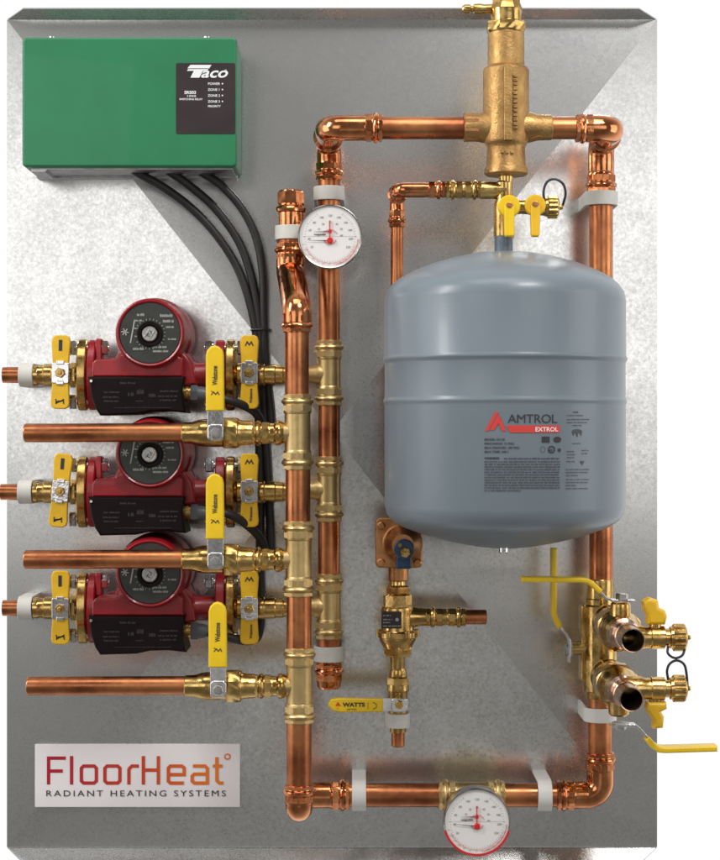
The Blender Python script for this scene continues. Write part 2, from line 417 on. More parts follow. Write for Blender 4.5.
b = MB(); flange(847, 864, 26, 22, 22); b.build('flange', M['galv'], pan)

# ------------------------------------------------------------------ 2. zone controller
t = thing('control_box', Q(131, 176, 0), 'green rectangular pump control box with a black label, top left of the panel', 'control box')
H = 76
b = MB(); b.plate(rrect(22, 37, 237, 167, 4.5), 14, H, 2.6)
b.build('cover', M['green'], t)
b = MB(); b.plate(rrect(26, 40, 233, 170, 1.0), 2, 20, .4, ha=H)
b.plate([(30, 166), (30, 171), (44, 171), (46, 168.5), (232, 168.5), (232, 166)], 20, 68, .4, ha=H); b.build('base', M['zinc'], t)
for x in (52, 207):
    b = MB(); b.vl(x, 60, [(36.2, 2), (36.8, 3), (40, 3)]); b.build('screw', M['chrome'], t)
b = MB(); b.plate(rrect(176, 63, 235.5, 134, 2, 4), H - .2, H + .5, .2, ha=H); lb = b.build('label_plate', M['label_black'], t)
f = F(H, .75); b = MB()
b.text('aco', f, 14.5, 200.5, 77.5, sx=1.28, off=.30, shear=.35)
b.flat([(187.5, 68.5), (190.5, 65), (211.5, 65), (209.5, 68.5)], f); b.flat([(187, 71), (188.5, 69.2), (208.5, 69.2), (207.5, 71)], f)
b.flat([(194, 71), (203, 71), (199.5, 77.8), (190.5, 77.8)], f)
b.text('o', f, 3, 225, 71, off=.05)
for i, tx in enumerate(['POWER', 'ZONE 1', 'ZONE 2', 'ZONE 3']):
    b.text(tx, f, 3.3, 208, 85 + i * 5.9, sx=1.05, off=.06); b.flat(circ(222.5, 83.8 + i * 5.9, .8, 8), f)
b.text('PRIORITY', f, 3.0, 208, 107.4, off=.05)
b.text('SR503', f, 4.2, 184.5, 94, off=.14, sx=1.1); b.text('3 ZONE', f, 2.6, 187, 97, off=.05); b.text('SWITCHING RELAY', f, 2.6, 179.5, 100.2, off=.05, sx=1.02)
b.build('lettering', M['white_ink'], lb)

# ------------------------------------------------------------------ 3. cables
def cable(pts, label):
    b = MB(); b.tube(catmull([Q(*p) for p in pts], 8), R(4.3, 30), 14)
    o = b.build('power_cable', M['cable']); tag(o, label, 'cable', 'black power cables from the control box'); return o
cable([(192, 166, 35), (203, 173, 32), (222, 186, 30), (243, 210, 28), (257, 240, 26), (263, 275, 24), (264, 320, 23), (266, 370, 23), (270, 410, 24), (271, 432, 26), (266, 436, 34), (258, 416, 52), (247, 407, 62), (228, 400, 72), (206, 395, 76)],
      'black cable nearest the right end of the control box, ending at the topmost red pump')
cable([(160, 166, 40), (170, 172, 37), (190, 186, 33), (215, 208, 30), (238, 240, 26), (251, 275, 23), (259, 320, 22), (262, 370, 22), (265, 430, 24), (269, 500, 24), (271, 552, 26), (266, 560, 34), (262, 541, 48), (246, 524, 62), (228, 514, 72), (206, 511, 76)],
      'black cable leaving the middle of the control box underside, ending at the middle red pump')
cable([(128, 166, 45), (140, 174, 42), (163, 187, 38), (190, 207, 32), (215, 233, 28), (236, 265, 23), (249, 300, 22), (257, 340, 22), (258, 380, 22), (259, 430, 24), (260, 500, 24), (260, 560, 25), (261, 608, 26), (258, 636, 34), (246, 641, 50), (228, 637, 70), (206, 632, 76)],
      'black cable leaving furthest left under the control box, ending at the lowest pump')
b = MB(); b.torus(Q(261, 330, 22), (0, 0, 1), R(9.5, 22), R(1.2, 22)); tag(b.build('cable_tie', M['cable']), 'thin black tie wrapped round the cable bundle above the pumps', 'cable tie')

# ------------------------------------------------------------------ 4. pumps and their isolation valves
HA = 45; YA = 375
ORD = ['topmost', 'middle', 'lowest']
DZ = [0, -117 * k(HA) * S, -233 * k(HA) * S]
def make_pump():
    t = thing('circulator_pump', Q(150, 412, HA), 'topmost red circulator pump with black terminal box, above the uppermost long copper pipe', 'pump', 'red circulator pumps')
    b = MB()
    b.dl(150, 333, 100, [(22, 30), (24, 38), (60, 38), (64, 36), (88, 35.5), (96, 35), (100, 33.8), (101, 32.5), (100.2, 31), (98, 30.5)], 64)
    b.dl(152, 372, 60, [(12, 30), (18, 40), (55, 40), (62, 36), (66, 20)], 48)
    b.hl(YA, HA, [(90, 14), (104, 14), (112, 17), (190, 17), (197, 12.5), (216, 12.5)])
    b.plate([(92, 377), (92, 363), (96, 359), (114, 359), (124, 354), (176, 354), (183, 359), (183, 377)], 40, 90, 2.2)
    b.plate([(170, 352), (184, 352), (192, 362), (196, 384), (184, 386), (170, 380)], 25, 78, 3)
    b.build('housing', M['red'], t)
    for x0, x1 in ((89, 97), (216, 225)):
        b = MB(); b.side(oval(35, 20), x0, x1, YA, HA, 1.2)
        if x0 < 100: b.side(rrect(-36, -4, -12, 12, 3), 97, 103.5, YA, HA, 1.2)
        b.build('flange', M['red'], t)
    for xf, sg in ((88, 1), (226, -1)):
        for dy in (-27, 27):
            b = MB(); y = YA + dy
            b.hl(y, HA + 4, [(xf - 11, 3), (xf + 21.5, 3)] if sg > 0 else [(xf - 21.5, 3), (xf + 11, 3)], 12)
            for xa, w in ((xf + sg * 17, 7), (xf - sg * 14, 5)):
                b.hl(y, HA + 4, [(xa - w / 2, 6.4), (xa - w / 2 + .7, 7.4), (xa + w / 2 - .7, 7.4), (xa + w / 2, 6.4)], 6, .3)
                b.hl(y, HA + 4, [(xa - sg * (w / 2 + .8) - .6, 7.2), (xa - sg * (w / 2 + .8) + .6, 7.2)], 24)
            b.build('bolt', M['chrome'], t)
    b = MB(); b.dl(150, 333, 100, [(96, 30.2), (99.3, 30.2), (99.6, 29.4)], 64); dp = b.build('dial_plate', M['dial'], t)
    f = F(100, 0.1); f = (lambda g: (lambda x, y: g(x, y)))(F(100, .1))
    b = MB()
    for a in range(3): 
        an = math.radians(60 * a + 8); cx, cy = 125, 332
        b.stroke([(cx - 3.8 * math.cos(an), cy - 3.8 * math.sin(an)), (cx + 3.8 * math.cos(an), cy + 3.8 * math.sin(an))], 1.1, f)
    b.stroke([(130.5, 343), (134.5, 321)], 1.3, f)
    rn = random.Random(3)
    for (x0, x1, y, hh) in ((137, 144, 316, 3), (134, 142, 321.5, 2), (160, 172, 317, 3.2), (163, 174, 322.5, 3.2), (166, 174, 328, 2.4), (133, 144, 350, 2.6), (152, 166, 348, 2.4), (153, 168, 352.2, 2.2), (168, 176, 340, 2), (134, 140, 329, 1.6), (135, 141, 337, 1.6)):
        greek(b, f, x0, x1, y, hh, rnd=rn)
    for an in range(200, 520, 14):
        a = math.radians(an); b.stroke([(150 + 14 * math.cos(a), 334 + 14 * math.sin(a)), (150 + 15.6 * math.cos(a), 334 + 15.6 * math.sin(a))], .6, f)
    b.build('markings', M['print_grey'], dp)
    b = MB(); b.dl(150, 334, 100, [(99, 13), (101, 13), (101.6, 12.2), (101.4, 9.2), (99.8, 8.6)], 40); b.build('ring', M['black_box'], dp)
    b = MB(); b.dl(150, 334, 100, [(99, 7.6), (102.4, 7.6), (103.2, 6.8), (103.2, 3), (102, 2.4)], 32)
    b.plate(thick_line([(145, 337), (149, 331), (151.5, 337), (155, 331)], 1.8), 102, 104.2, .3, ha=100); b.build('plug', M['steel'], dp)
    # terminal box
    b = MB(); b.plate([(88, 376.5), (184.5, 376.5), (182.5, 392), (183.5, 403), (186, 413), (168, 411), (150, 411.5), (136, 414.5), (100, 415.5), (95, 408), (91, 396)], 42, 94, 2.2)
    tb = b.build('terminal_box', M['black_box'], t)
    f = F(94, .3); b = MB(); rn = random.Random(5)
    for (x0, x1, y, hh) in ((120, 135, 384, 2.2), (104, 120, 393, 2), (103, 119, 398, 2), (104, 118, 402, 2), (128, 134, 396, 4), (137, 144, 394, 5), (149, 156, 397, 4), (160, 178, 392, 2), (158, 178, 397, 2), (160, 176, 401, 2), (114, 172, 408, .9), (136, 143, 401.5, 1.2)):
        greek(b, f, x0, x1, y, hh, rnd=rn)
    b.build('markings', M['print_faint'], tb)
    b = MB(); b.dl(91.5, 381, 94, [(90, 2), (95, 2), (96, 1.2)], 12); b.build('screw', M['chrome'], tb)
    b = MB(); b.hl(393.5, 74, [(182, 7.5), (186, 7.5), (186.2, 8.3), (189, 8.3), (189.2, 7.4), (192, 7.4)], 24); b.build('locknut', M['brass'], t)
    b = MB(); b.hl(394, 75, [(191, 8.5), (192, 9), (197, 9), (198, 8.4)], 6, .2); b.hl(394, 75, [(197, 7.6), (204, 7.2), (207, 5.6), (209, 4.8)], 24); b.build('cable_gland', M['grip'], t)
    return t
p0 = make_pump()
for i in (1, 2):
    copy_thing(p0, (0, 0, DZ[i]), ['', 'middle red circulator pump, between the upper two long copper pipes', 'lowest red circulator pump, just above the lowest long copper pipe'][i])

def handle_plate(b, x, y, top=True): pass
def make_iso(left, tilt, label, grp):
    """flanged isolation valve with a two-eared yellow handle"""
    if left:
        t = thing('isolation_valve', Q(60, YA + 12, HA), label, 'valve', grp)
        b = MB(); b.hl(YA, HA, [(33, 8.8), (34, 10.2), (38, 10.6), (39, 9.9), (44, 9.9), (45, 11), (53, 11), (54, 9.6), (60, 12), (66, 12), (70, 10)])
        b.hl(YA, HA, [(70, 11), (71, 12.4), (76, 12.4), (77, 11)], 6); b.hl(YA, HA, [(76, 10), (80, 10)])
        b.dl(61.5, YA, HA, [(HA, 9), (HA + 14, 9), (HA + 15, 7)], 24); b.build('body', M['brass'], t)
        b = MB(); b.side(oval(35.5, 20), 78.5, 88, YA, HA, 1.2); b.build('flange', M['brass'], t)
        hx = 61
    else:
        t = thing('isolation_valve', Q(250, YA + 12, HA), label, 'valve', grp)
        b = MB(); b.hl(YA, HA, [(235, 10), (238, 12.4), (241, 12.4), (242, 10), (246, 12), (253, 12), (257, 10.5), (259, 11.5), (264, 11.5), (265, 10.6), (275, 10.6), (276, 9.8), (283, 9.8), (284, 8.9), (294, 8.9)])
        b.dl(249, YA, HA, [(HA, 9), (HA + 14, 9), (HA + 15, 7)], 24); b.build('body', M['brass'], t)
        b = MB(); b.side(oval(35.5, 20), 226.5, 235, YA, HA, 1.2); b.build('flange', M['brass'], t)
        hx = 249.5
    h = HA + 17; hy = YA - 2
    rot = math.radians(tilt)
    def T(pts): return [(hx + (x * math.cos(rot) - y * math.sin(rot)), hy + (x * math.sin(rot) + y * math.cos(rot))) for x, y in pts]
    b = MB()
    up = [(-8, -10), (-9.5, -32), (-8, -37), (-5, -38.5), (5, -38.5), (8, -37), (9.5, -32), (8, -10)]
    dn = [(-8, 9), (-9.5, 30), (-8.5, 34), (-5, 36), (5, 36), (8.5, 34), (9.5, 30), (8, 9)]
    b.plate(T([(x, y * .98) for x, y in up]), h - 1, h + 3.5, 1.2, ha=h); hd0 = b.build('handle', M['yellow2'], t); b = MB(); b.plate(T(dn), h - 1, h + 3.5, 1.2, ha=h)
    hd = b.build('handle', M['yellow2'] , t)
    f = F(h, 3.8); b = MB()
    if left:
        b.flat(T([(-2, -33), (1.5, -33), (1.5, -22), (-2, -22)]), f); b.build('markings', M['black_ink'], hd0); b = MB()
    else:
        b.stroke(T([(-4, -27), (-2, -31), (0, -28), (2, -31), (4, -27)]), 1.2, f); b.build('markings', M['black_ink'], hd0); b = MB()
        b.text('Webstone', f, 4.2, hx + 3, hy + 30, rot=90, off=.1, sx=.8)
    if left: b.stroke(T([(-4, 26), (-3.5, 30), (3.5, 27), (4, 31)]), 1.2, f); b.stroke(T([(-4, 31), (-2, 28), (2, 28), (4, 26)]), 1.0, f)
    b.build('markings', M['black_ink'], hd)
    b = MB(); b.plate(T(rrect(-8.6, -10.5, 8.6, 10.5, 1.5)), h - 2, h + 4.4, .8, ha=h)
    b.plate(T(rrect(-4, -12.5, 4, -8, 1)), h, h + 6, 1, ha=h); b.plate(T(rrect(-4, 8, 4, 12, 1)), h, h + 5.4, 1, ha=h); b.build('handle_plate', M['chrome'], t)
    b = MB(); b.dl(hx, hy, h, [(h + 3, 5.2), (h + 7.4, 5.2), (h + 8, 4.4)], 6); b.dl(hx, hy, h, [(h + 7, 2.2), (h + 9.5, 2.2), (h + 10, 1.6)], 16); b.build('nut', M['brass'], t)
    return t
g1 = 'isolation valves left of the red pumps'; g2 = 'isolation valves right of the red pumps'
for i, (tl, lab) in enumerate(((1, 'yellow-handled flanged valve on the left side of the topmost red pump'), (5, 'yellow-handled flanged valve on the left side of the middle red pump, lower ear tilted'), (0, 'yellow-handled flanged valve on the left side of the lowest red pump'))):
    t = make_iso(True, tl, lab, g1); t.location += Vector((0, 0, DZ[i]))
for i, (tl, lab) in enumerate(((0, 'yellow-handled flanged valve on the right side of the topmost red pump'), (0, 'yellow-handled flanged valve on the right side of the middle red pump'), (0, 'yellow-handled flanged valve on the right side of the lowest red pump'))):
    t = make_iso(False, tl, lab, g2); t.location += Vector((0, 0, DZ[i]))
# short copper stubs at the left
b = MB(); b.hl(YA, HA, [(3, 6.8), (3.2, 8), (36, 8)], 32); st = b.build('copper_stub', M['copper'])
tag(st, 'short copper pipe stub reaching past the left panel edge beside the topmost pump', 'pipe', 'short copper stubs at the left edge')
copy_thing(st, (-2 * S, 0, DZ[1]), 'short copper pipe stub reaching past the left panel edge beside the middle pump')
copy_thing(st, (0, 0, DZ[2]), 'short copper pipe stub reaching past the left panel edge beside the lowest pump')

# ------------------------------------------------------------------ 5. manifolds
HR = 118; YR = [433, 559.5, 686]
ret = thing('return_manifold', Q(298, 820, HR), 'front vertical copper and brass manifold whose three tees join the long copper pipes', 'pipe manifold')
for px_, ph_, pa_, pb_, pr_ in ((290.5, 62, 212, 262, 11.8), (297, HR, 315, 395, 12), (298, HR, 465, 525, 12.5), (299, HR, 595, 652, 12.5), (299, HR, 722, 792, 12.5)):
    b = MB(); b.vl(px_, ph_, [(pa_, pr_), (pb_, pr_)]); b.build('pipe', M['copper'], ret)
b = MB(); b.vl(291, 62, [(190, 9), (191, 12.2), (193, 13), (206, 13), (207, 14.6), (209.5, 15.6), (212, 14.6), (213, 12.8), (225, 12.6), (227, 12)])
b.vl(291, 62, [(192, 13), (193, 14.2), (204, 14.2), (205, 13)], 8, .39); b.build('cap', M['copper_fit'], ret)
b = MB(); vsock(b, 290.5, 62, 12, 243, 1)
b.tube(fillet([Q(290.5, 258, 62), Q(290.5, 271, 62), Q(297, 309, HR), Q(297, 322, HR)], R(26, 90), 10), R(14.4, 90), 36)
vsock(b, 297, HR, 12.2, 333, -1); b.build('offset_fitting', M['copper_fit'], ret)
for i, (x, y) in enumerate(((297.5, YR[0]), (298.5, YR[1]), (299.5, YR[2]))):
    b = MB(); vsock(b, x, HR, 12.3, y - 39, 1); vsock(b, x, HR, 12.3, y + 37, -1)
    b.vl(x, HR, [(y - 21, 13.6), (y - 19, 13), (y + 17, 13), (y + 19, 13.6)])
    b.hl(y, HR, [(x - 22, 9.4), (x, 11)]); b.build('tee_fitting', M['brass_tee'], ret)
# lower elbow turning backwards
b = MB(); vsock(b, 299, HR, 12.4, 784, 1)
b.tube(fillet([Q(299, 798, HR), Q(299, 808.5, HR), Q(299, 808.5, HR) + Vector((0, 64 * S, 0))], R(13, HR), 10), R(13.6, HR), 32)
b.build('elbow', M['copper_fit'], ret)

sup = thing('supply_manifold', Q(329, 688, HA), 'rear vertical copper and brass manifold fed from the top elbow, ending in a copper cap', 'pipe manifold')
XS = 329
HT = 132
for pa_, pb_ in ((160, 352), (400, 462), (514, 580), (628, 664)):
    b = MB(); b.vl(XS, HA, [(pa_, 11), (pb_, 11)]); b.build('pipe', M['copper'], sup)
b = MB(); b.hl(128, HT, [(380, 11.3), (470, 11.3)]); b.build('pipe', M['copper'], sup)
# two stacked elbows at the top left
zt = Q(0, 128, HT).z; xw = Q(XS, 0, HA).x
b = MB(); p3 = Vector((xw, -HT * S, zt)); p2 = Vector((xw, -HA * S, zt))
b.tube(fillet([Q(XS, 170, HA), p2, p2 + Vector((0, -(HT - HA) * .55 * S, 0))], R(15, HA), 12), R(12.6, HA), 32)
vsock(b, XS, HA, 11, 181, -1); b.build('elbow', M['copper_fit'], sup)
b = MB(); b.tube(fillet([p2 + Vector((0, -(HT - HA) * .4 * S, 0)), p3, Q(372, 128, HT)], R(15, HT), 12), R(12.8, HT), 32)
b.lathe(p2 + Vector((0, -(HT - HA) * .36 * S, 0)), (0, -1, 0), [(0, R(13, HT)), (.3 * R(10, HT), R(15.5, HT)), (.6 * R(10, HT), R(15.5, HT)), (R(9, HT), R(13, HT))])
hsock(b, 128, HT, 11.3, 383, -1); b.build('elbow', M['copper_fit'], sup)
for y in (YA - 1, 490, 607):
    b = MB(); vsock(b, XS, HA, 10.8, y - 34, 1); vsock(b, XS, HA, 10.8, y + 32, -1)
    b.vl(XS, HA, [(y - 16, 12), (y - 14, 11.6), (y + 12, 11.6), (y + 14, 12)]); b.hl(y, HA, [(292, 8.6), (313, 9), (316, 10.5), (320, 10.5), (329, 10)]); b.build('tee_fitting', M['brass_tee'], sup)
b = MB(); vsock(b, XS, HA, 11, 663, 1); b.vl(XS, HA, [(680, 12.4), (686, 12), (688.5, 10), (689, 4)]); b.build('cap', M['copper_fit'], sup)

# ------------------------------------------------------------------ 6. long return pipes and lever valves
for i, y in enumerate(YR):
    b = MB()
    A = Q(24 + (3 if i == 2 else 0), y, HR); A2 = Q(190, y - .5, HR); L_ = (A2 - A).length
    b.lathe(A, (A2 - A), [(0, R(6.5, HR)), (R(.6, HR), R(8.6, HR)), (R(2, HR), R(9.4, HR)), (L_, R(9.4, HR))], 32)
    tag(b.build('copper_pipe', M['copper']), ['uppermost long horizontal copper pipe, running below the topmost pump', 'middle long horizontal copper pipe, running below the middle pump', 'lowest long horizontal copper pipe, below the lowest pump and above the company sign'][i], 'pipe', 'long copper return pipes')
def make_ball_valve():
    y = YR[0]; h = HR
    t = thing('ball_valve', Q(226, y + 14, h), 'lever ball valve with upright yellow handle on the uppermost long copper pipe', 'valve', 'lever valves on the long copper pipes')
    b = MB(); b.hl(y, h, [(182, 9.6), (183, 10.6), (192, 11), (199, 13.2), (204, 14), (224, 14)])
    b.hl(y, h, [(223, 15), (224.5, 16.6), (237, 16.6), (239, 15)], 8, .39); b.hl(y, h, [(238, 14), (242, 12.6), (252, 12), (254, 10.5), (286, 9.6)])
    b.dl(216, y, h, [(h, 8), (h + 19, 8), (h + 20, 6)], 20); b.build('body', M['brass'], t)
    b = MB()
    hsock(b, y, h, 8.8, 251, 1); b.hl(y, h, [(274, 10), (276, 12.2), (278.5, 12.6), (281, 12), (284, 10)]); b.build('press_coupling', M['brass'], t)
    hh = h + 22
    b = MB(); b.plate(rrect(207.5, y - 25, 223.5, y + 8, 3), hh - 1.5, hh + 1, .5, ha=hh); b.plate(rrect(207.5, y - 9, 224, y + 8, 4), hh, hh + 3, 1.4, ha=hh); b.build('handle_plate', M['chrome'], t)
    b = MB(); b.dl(216, y, hh, [(hh + 2, 5.6), (hh + 6.5, 5.6), (hh + 7.4, 4.6)], 6); b.dl(216, y, hh, [(hh + 7, 3), (hh + 9.5, 2.8)], 16); b.build('nut', M['steel'], t)
    b = MB(); b.plate([(206, y - 22), (206, y - 78), (207.5, y - 83), (211, y - 86.5), (215, y - 87.5), (219, y - 86.5), (222.5, y - 83), (224, y - 78), (224.5, y - 22)], hh - 2.5, hh + 3.5, 1.8, ha=hh)
    hd = b.build('handle', M['yellow'], t)
    f = F(hh, 3.8); b = MB(); b.text('Webstone', f, 7.2, 217.6, y - 48, rot=90, off=.16, sx=.62)
    b.stroke([(211.5, y - 38), (214, y - 41), (216, y - 38.5), (218, y - 41), (219.5, y - 38)], .9, f); b.stroke([(211.5, y - 42), (213, y - 41)], .8, f)
    b.build('lettering', M['black_ink'], hd)
    return t
v0 = make_ball_valve()
copy_thing(v0, (0, 0, -(YR[1] - YR[0]) * k(HR) * S), 'lever ball valve with upright yellow handle on the middle long copper pipe')
copy_thing(v0, (2.5 * S, 0, -(YR[2] - YR[0]) * k(HR) * S), 'lever ball valve with upright yellow handle on the lowest long copper pipe')

# ------------------------------------------------------------------ 7. gauges
def gauge(cx, cy, r, h0, h1, label, second):
    t = thing('temperature_gauge', Q(cx, cy + r, h1), label, 'gauge', 'round white temperature and pressure gauges')
    b = MB(); b.dl(cx, cy, h1, [(h0, 10), (h1 - 26, 10), (h1 - 24, r - 3), (h1 - 22, r - 1), (h1 - 3, r), (h1, r - .3), (h1 + 1, r - 1), (h1 + .6, r - 1.9), (h1 - 1.2, r - 2.2)], 64); b.build('case', M['case'], t)
    b = MB(); b.dl(cx, cy, h1, [(h1 - 5, r - 2), (h1 - 1.2, r - 2), (h1 - 1, r - 2.2)], 64); d = b.build('dial', M['dial_white'], t)
    f = F(h1, -.7); f = (lambda hh: (lambda x, y: Vector(((x - 360) * k(h1) * S, -hh * S, (430 - y) * k(h1) * S))))(h1 - .6)
    g = (lambda hh: (lambda x, y: Vector(((x - 360) * k(h1) * S, -hh * S, (430 - y) * k(h1) * S))))(h1 - .4)
    b = MB(); oy = cy + 2
    for a in range(-60, 241, 6):
        an = math.radians(a); q = 2 if a % 30 == 0 else 1.1
        b.stroke([(cx + (r - 8) * math.cos(an), cy + (r - 8) * math.sin(an)), (cx + (r - 8 + q) * math.cos(an), cy + (r - 8 + q) * math.sin(an))], .35, f)
    for i in range(11):
        an = math.radians(150 - 24 * i if False else (-210 + 24 * i)); 
        b.text(str(20 * i + 20), f, 3.0, cx + (r - 11.5) * math.cos(an) * 1.0, cy + (r - 11.5) * math.sin(an) + 1, align='CENTER', off=.03)
    for i in range(7):
        an = math.radians(-195 + 35 * i); b.text(str(i * 10), f, 2.8, cx + 12 * math.cos(an), cy - 3 + 10.5 * math.sin(an), align='CENTER', off=.03)
    b.stroke([(cx - r + 6, cy - .3), (cx + r - 6, cy - .3)], .2, f)
    b.build('scale_markings', M['print_dark'], d)
    b = MB()
    for rad, a0, a1, w in ((r - 6, 20, 160, .5), (6.5, 20, 160, 1.1), (8, 200, 340, .7), (r - 4, 5, 80, 1.1)):
        pts = [(cx + rad * math.cos(math.radians(a)), cy + rad * math.sin(math.radians(a)) + (1 if rad < 10 else 0)) for a in range(a0, a1 + 1, 8)]
        b.stroke(pts, w, g)
    for i in range(14):
        an = math.radians(8 + 12 * i); b.text(str(10 * i), g, 2.2, cx + (r - 4.6) * math.cos(an), cy + (r - 4.6) * math.sin(an) + .7, align='CENTER')
    b.build('scale_markings', M['pink_ink'], d)
    b = MB(); b.plate([(cx - 23, oy + 2 - second), (cx - 2, oy + 1.6), (cx - 2, oy + 2.5)], h1 + .2, h1 + .6, 0, ha=h1)
    b.plate([(cx - 16, cy - 5.2), (cx, cy - 5.5), (cx, cy - 4.7)], h1 - .3, h1 + .2, 0, ha=h1); b.plate([(cx - 16, cy - 2.4), (cx - 4, cy - 2.6), (cx - 4, cy - 1.7), (cx - 16, cy - 1.7)], h1 - .3, h1 - .1, 0, ha=h1); b.build('needle', M['black_ink'], t)
    b = MB(); b.dl(cx, oy + 2, h1, [(h1 - 1, 3.1), (h1 + 1.6, 3.1), (h1 + 2.2, 2.4)], 28); b.dl(cx, cy - 5, h1, [(h1 - 1, 1.8), (h1 + .8, 1.8)], 20)
    b.plate([(cx - .5, cy + 2), (cx - .4, cy - 16), (cx + .4, cy - 16), (cx + .5, cy + 2)], h1 - .2, h1 + .7, 0, ha=h1); b.build('hub', M['red_dot'], t)
    return t, d
gauge(330, 236.5, 32.5, 50, 92, 'upper round white gauge with silver rim mounted on the rear manifold below the top elbow', 0)
gt, gd = gauge(477, 822, 34, 60, 96, 'lower round white gauge with red bottom rim mounted on the horizontal bottom pipe', 2)
b = MB(); c = Q(477, 822, 96)
for rad in (33.2,):
    prof = []
    vs = []; n = 30
    for i in range(n + 1):
        a = math.radians(15 + 150 * i / n); rs_ = []
        for (dr, dh) in ((-1.4, 1.2), (.8, 1.3), (1.0, -9), (.4, -9), (.2, .6), (-1.4, .9)):
            rr = R(rad + dr, 96); rs_.append(c + Vector((math.cos(a) * rr, -dh * S, -math.sin(a) * rr)))
        vs.append(rs_)
    b.rings(vs)
b.build('rim_band', M['red_dot'], gt)

# ------------------------------------------------------------------ 8. air separator
t = thing('air_separator', Q(506, 174, HT), 'tall cast brass air separator with vent at the top centre-right', 'air separator')
x = 506; h = HT
b = MB(); b.vl(x, h, [(33, 17.5), (34, 18.3), (66, 18.3), (69, 22.4), (71, 23), (141, 23), (145, 20.5), (147, 19), (149, 19), (166, 19.6), (169, 21.6), (174, 21.8), (175.5, 20)], 48)
b.hl(127.5, h, [(464, 12.8), (465, 13.8), (476, 13.8), (486, 16), (500, 18)], 32); b.hl(127.5, h, [(508, 18), (528, 15.5), (538, 13), (551, 12.6), (552, 11.8)], 32)
b.plate([(502, 69), (510, 69), (510, 144), (502, 144)], h + 15, h + 23.6, .8, ha=h)
b.build('body', M['brass_cast'], t)
b = MB(); rn = random.Random(9); y = 79
while y < 134:
    w = rn.uniform(2.2, 3.4); b.plate(rrect(511.5, y, 515.5, y + w, .5, 2), h + 20, h + 23.2, .4, ha=h)
    b.plate(rrect(511.5, y, 513 + rn.random() * 2, y + .9, .3, 2), h + 20, h + 23.6, .2, ha=h); y += w + 1.6
b.build('raised_lettering', M['brass_cast'], t); b = MB()
for xx in (499, 504, 509): b.plate(rrect(xx, 153, xx + 3.4, 156.5, .8, 2), h + 16, h + 19.6, .4, ha=h)
b.build('raised_lettering', M['brass_cast'], t)
b = MB(); b.hl(127.5, h, [(463, 13.2), (464, 14.6), (478, 14.6), (479, 13.2)], 8, .39); b.build('union_nut', M['bronze'], t)
b = MB(); b.vl(x, h, [(22, 18), (23, 20.2), (31, 20.2), (33.5, 18.5)], 8, .39)
b.vl(x, h, [(10, 16), (12, 16), (23, 16)], 24); b.vl(x, h, [(-8, 14.5), (4, 14.5), (10, 17), (11, 16)], 8, .39); b.build('vent_head', M['brass'], t)
b = MB(); b.hl(9, h, [(462, 2.6), (463, 3.4), (465, 4.6), (470, 4.6), (471, 3), (473, 3), (474, 5), (480, 5.4), (484, 4.6), (492, 5), (496, 5)], 20); b.build('vent_nozzle', M['brass'], t)
b = MB(); b.vl(x + 0, h, [(175, 7), (177, 7.4), (184, 6.6), (200, 6.6)], 24); b.build('bottom_stem', M['brass'], t)

# right hand run: separator -> elbows -> purge valves
t = thing('copper_pipe_run', Q(601, 600, 54), 'right-hand copper pipe from the air separator, through two elbows, down behind the tank', 'pipe')
H5 = 54
b = MB(); b.hl(128, HT, [(549, 11.3), (585, 11.3)]); b.build('pipe', M['copper'], t); b = MB(); b.vl(601, H5, [(178, 11.8), (595, 11.8)]); b.build('pipe', M['copper'], t)
xw = Q(601, 0, H5).x; zt = Q(0, 128.5, HT).z; p2 = Vector((xw, -H5 * S, zt)); p3 = Vector((xw, -HT * S, zt))
b = MB(); b.tube(fillet([Q(601, 172, H5), p2, p2 + Vector((0, -(HT - H5) * .5 * S, 0))], R(15, H5), 12), R(13, H5), 32); vsock(b, 601, H5, 11.8, 193, -1); b.build('elbow', M['copper_fit'], t)
b = MB(); b.tube(fillet([p2 + Vector((0, -(HT - H5) * .4 * S, 0)), p3, Q(580, 128.5, HT)], R(14, HT), 12), R(13.4, HT), 32)
b.lathe(p2 + Vector((0, -(HT - H5) * .36 * S, 0)), (0, -1, 0), [(0, R(13, HT)), (R(3, HT), R(16, HT)), (R(6, HT), R(16, HT)), (R(9, HT), R(13, HT))])
hsock(b, 128.5, HT, 11.3, 575, 1); b.build('elbow', M['copper_fit'], t)

# fill line to tank tee
t = thing('fill_line', Q(398, 300, 50), 'thin copper line rising behind the tank and turning right to the tank tee', 'pipe')
xf = 397; hf = 78; zt = Q(0, 190, HT).z; xw = Q(xf, 0, hf).x; p2 = Vector((xw, -hf * S, zt)); p3 = Vector((xw, -HT * S, zt))
b = MB(); b.vl(xf, hf, [(215, 6.3), (520, 6.3)]); b.build('pipe', M['copper'], t)
b = MB(); b.tube(fillet([Q(xf, 212, hf), p2, p2 + Vector((0, -30 * S, 0))], R(8, hf), 10), R(7.4, hf), 24); vsock(b, xf, hf, 5.6, 228, -1); b.build('elbow', M['copper_fit'], t)
b = MB(); b.tube(fillet([p2 + Vector((0, -24 * S, 0)), p3, Q(425, 190, HT)], R(8, HT), 10), R(7.6, HT), 24); b.lathe(p2 + Vector((0, -20 * S, 0)), (0, -1, 0), [(0, R(8, HT)), (R(2, HT), R(10, HT)), (R(4, HT), R(10, HT)), (R(6, HT), R(8, HT))])
hsock(b, 190, HT, 5.6, 446, -1); b.hl(190, HT, [(415, 7.4), (430, 7.2)]); b.build('elbow', M['copper_fit'], t)
b = MB(); hsock(b, 190, HT, 6, 445, 1); hsock(b, 190, HT, 6, 482, -1); b.hl(190, HT, [(455, 7.5), (480, 7.5)]); b.build('coupling', M['brass'], t)

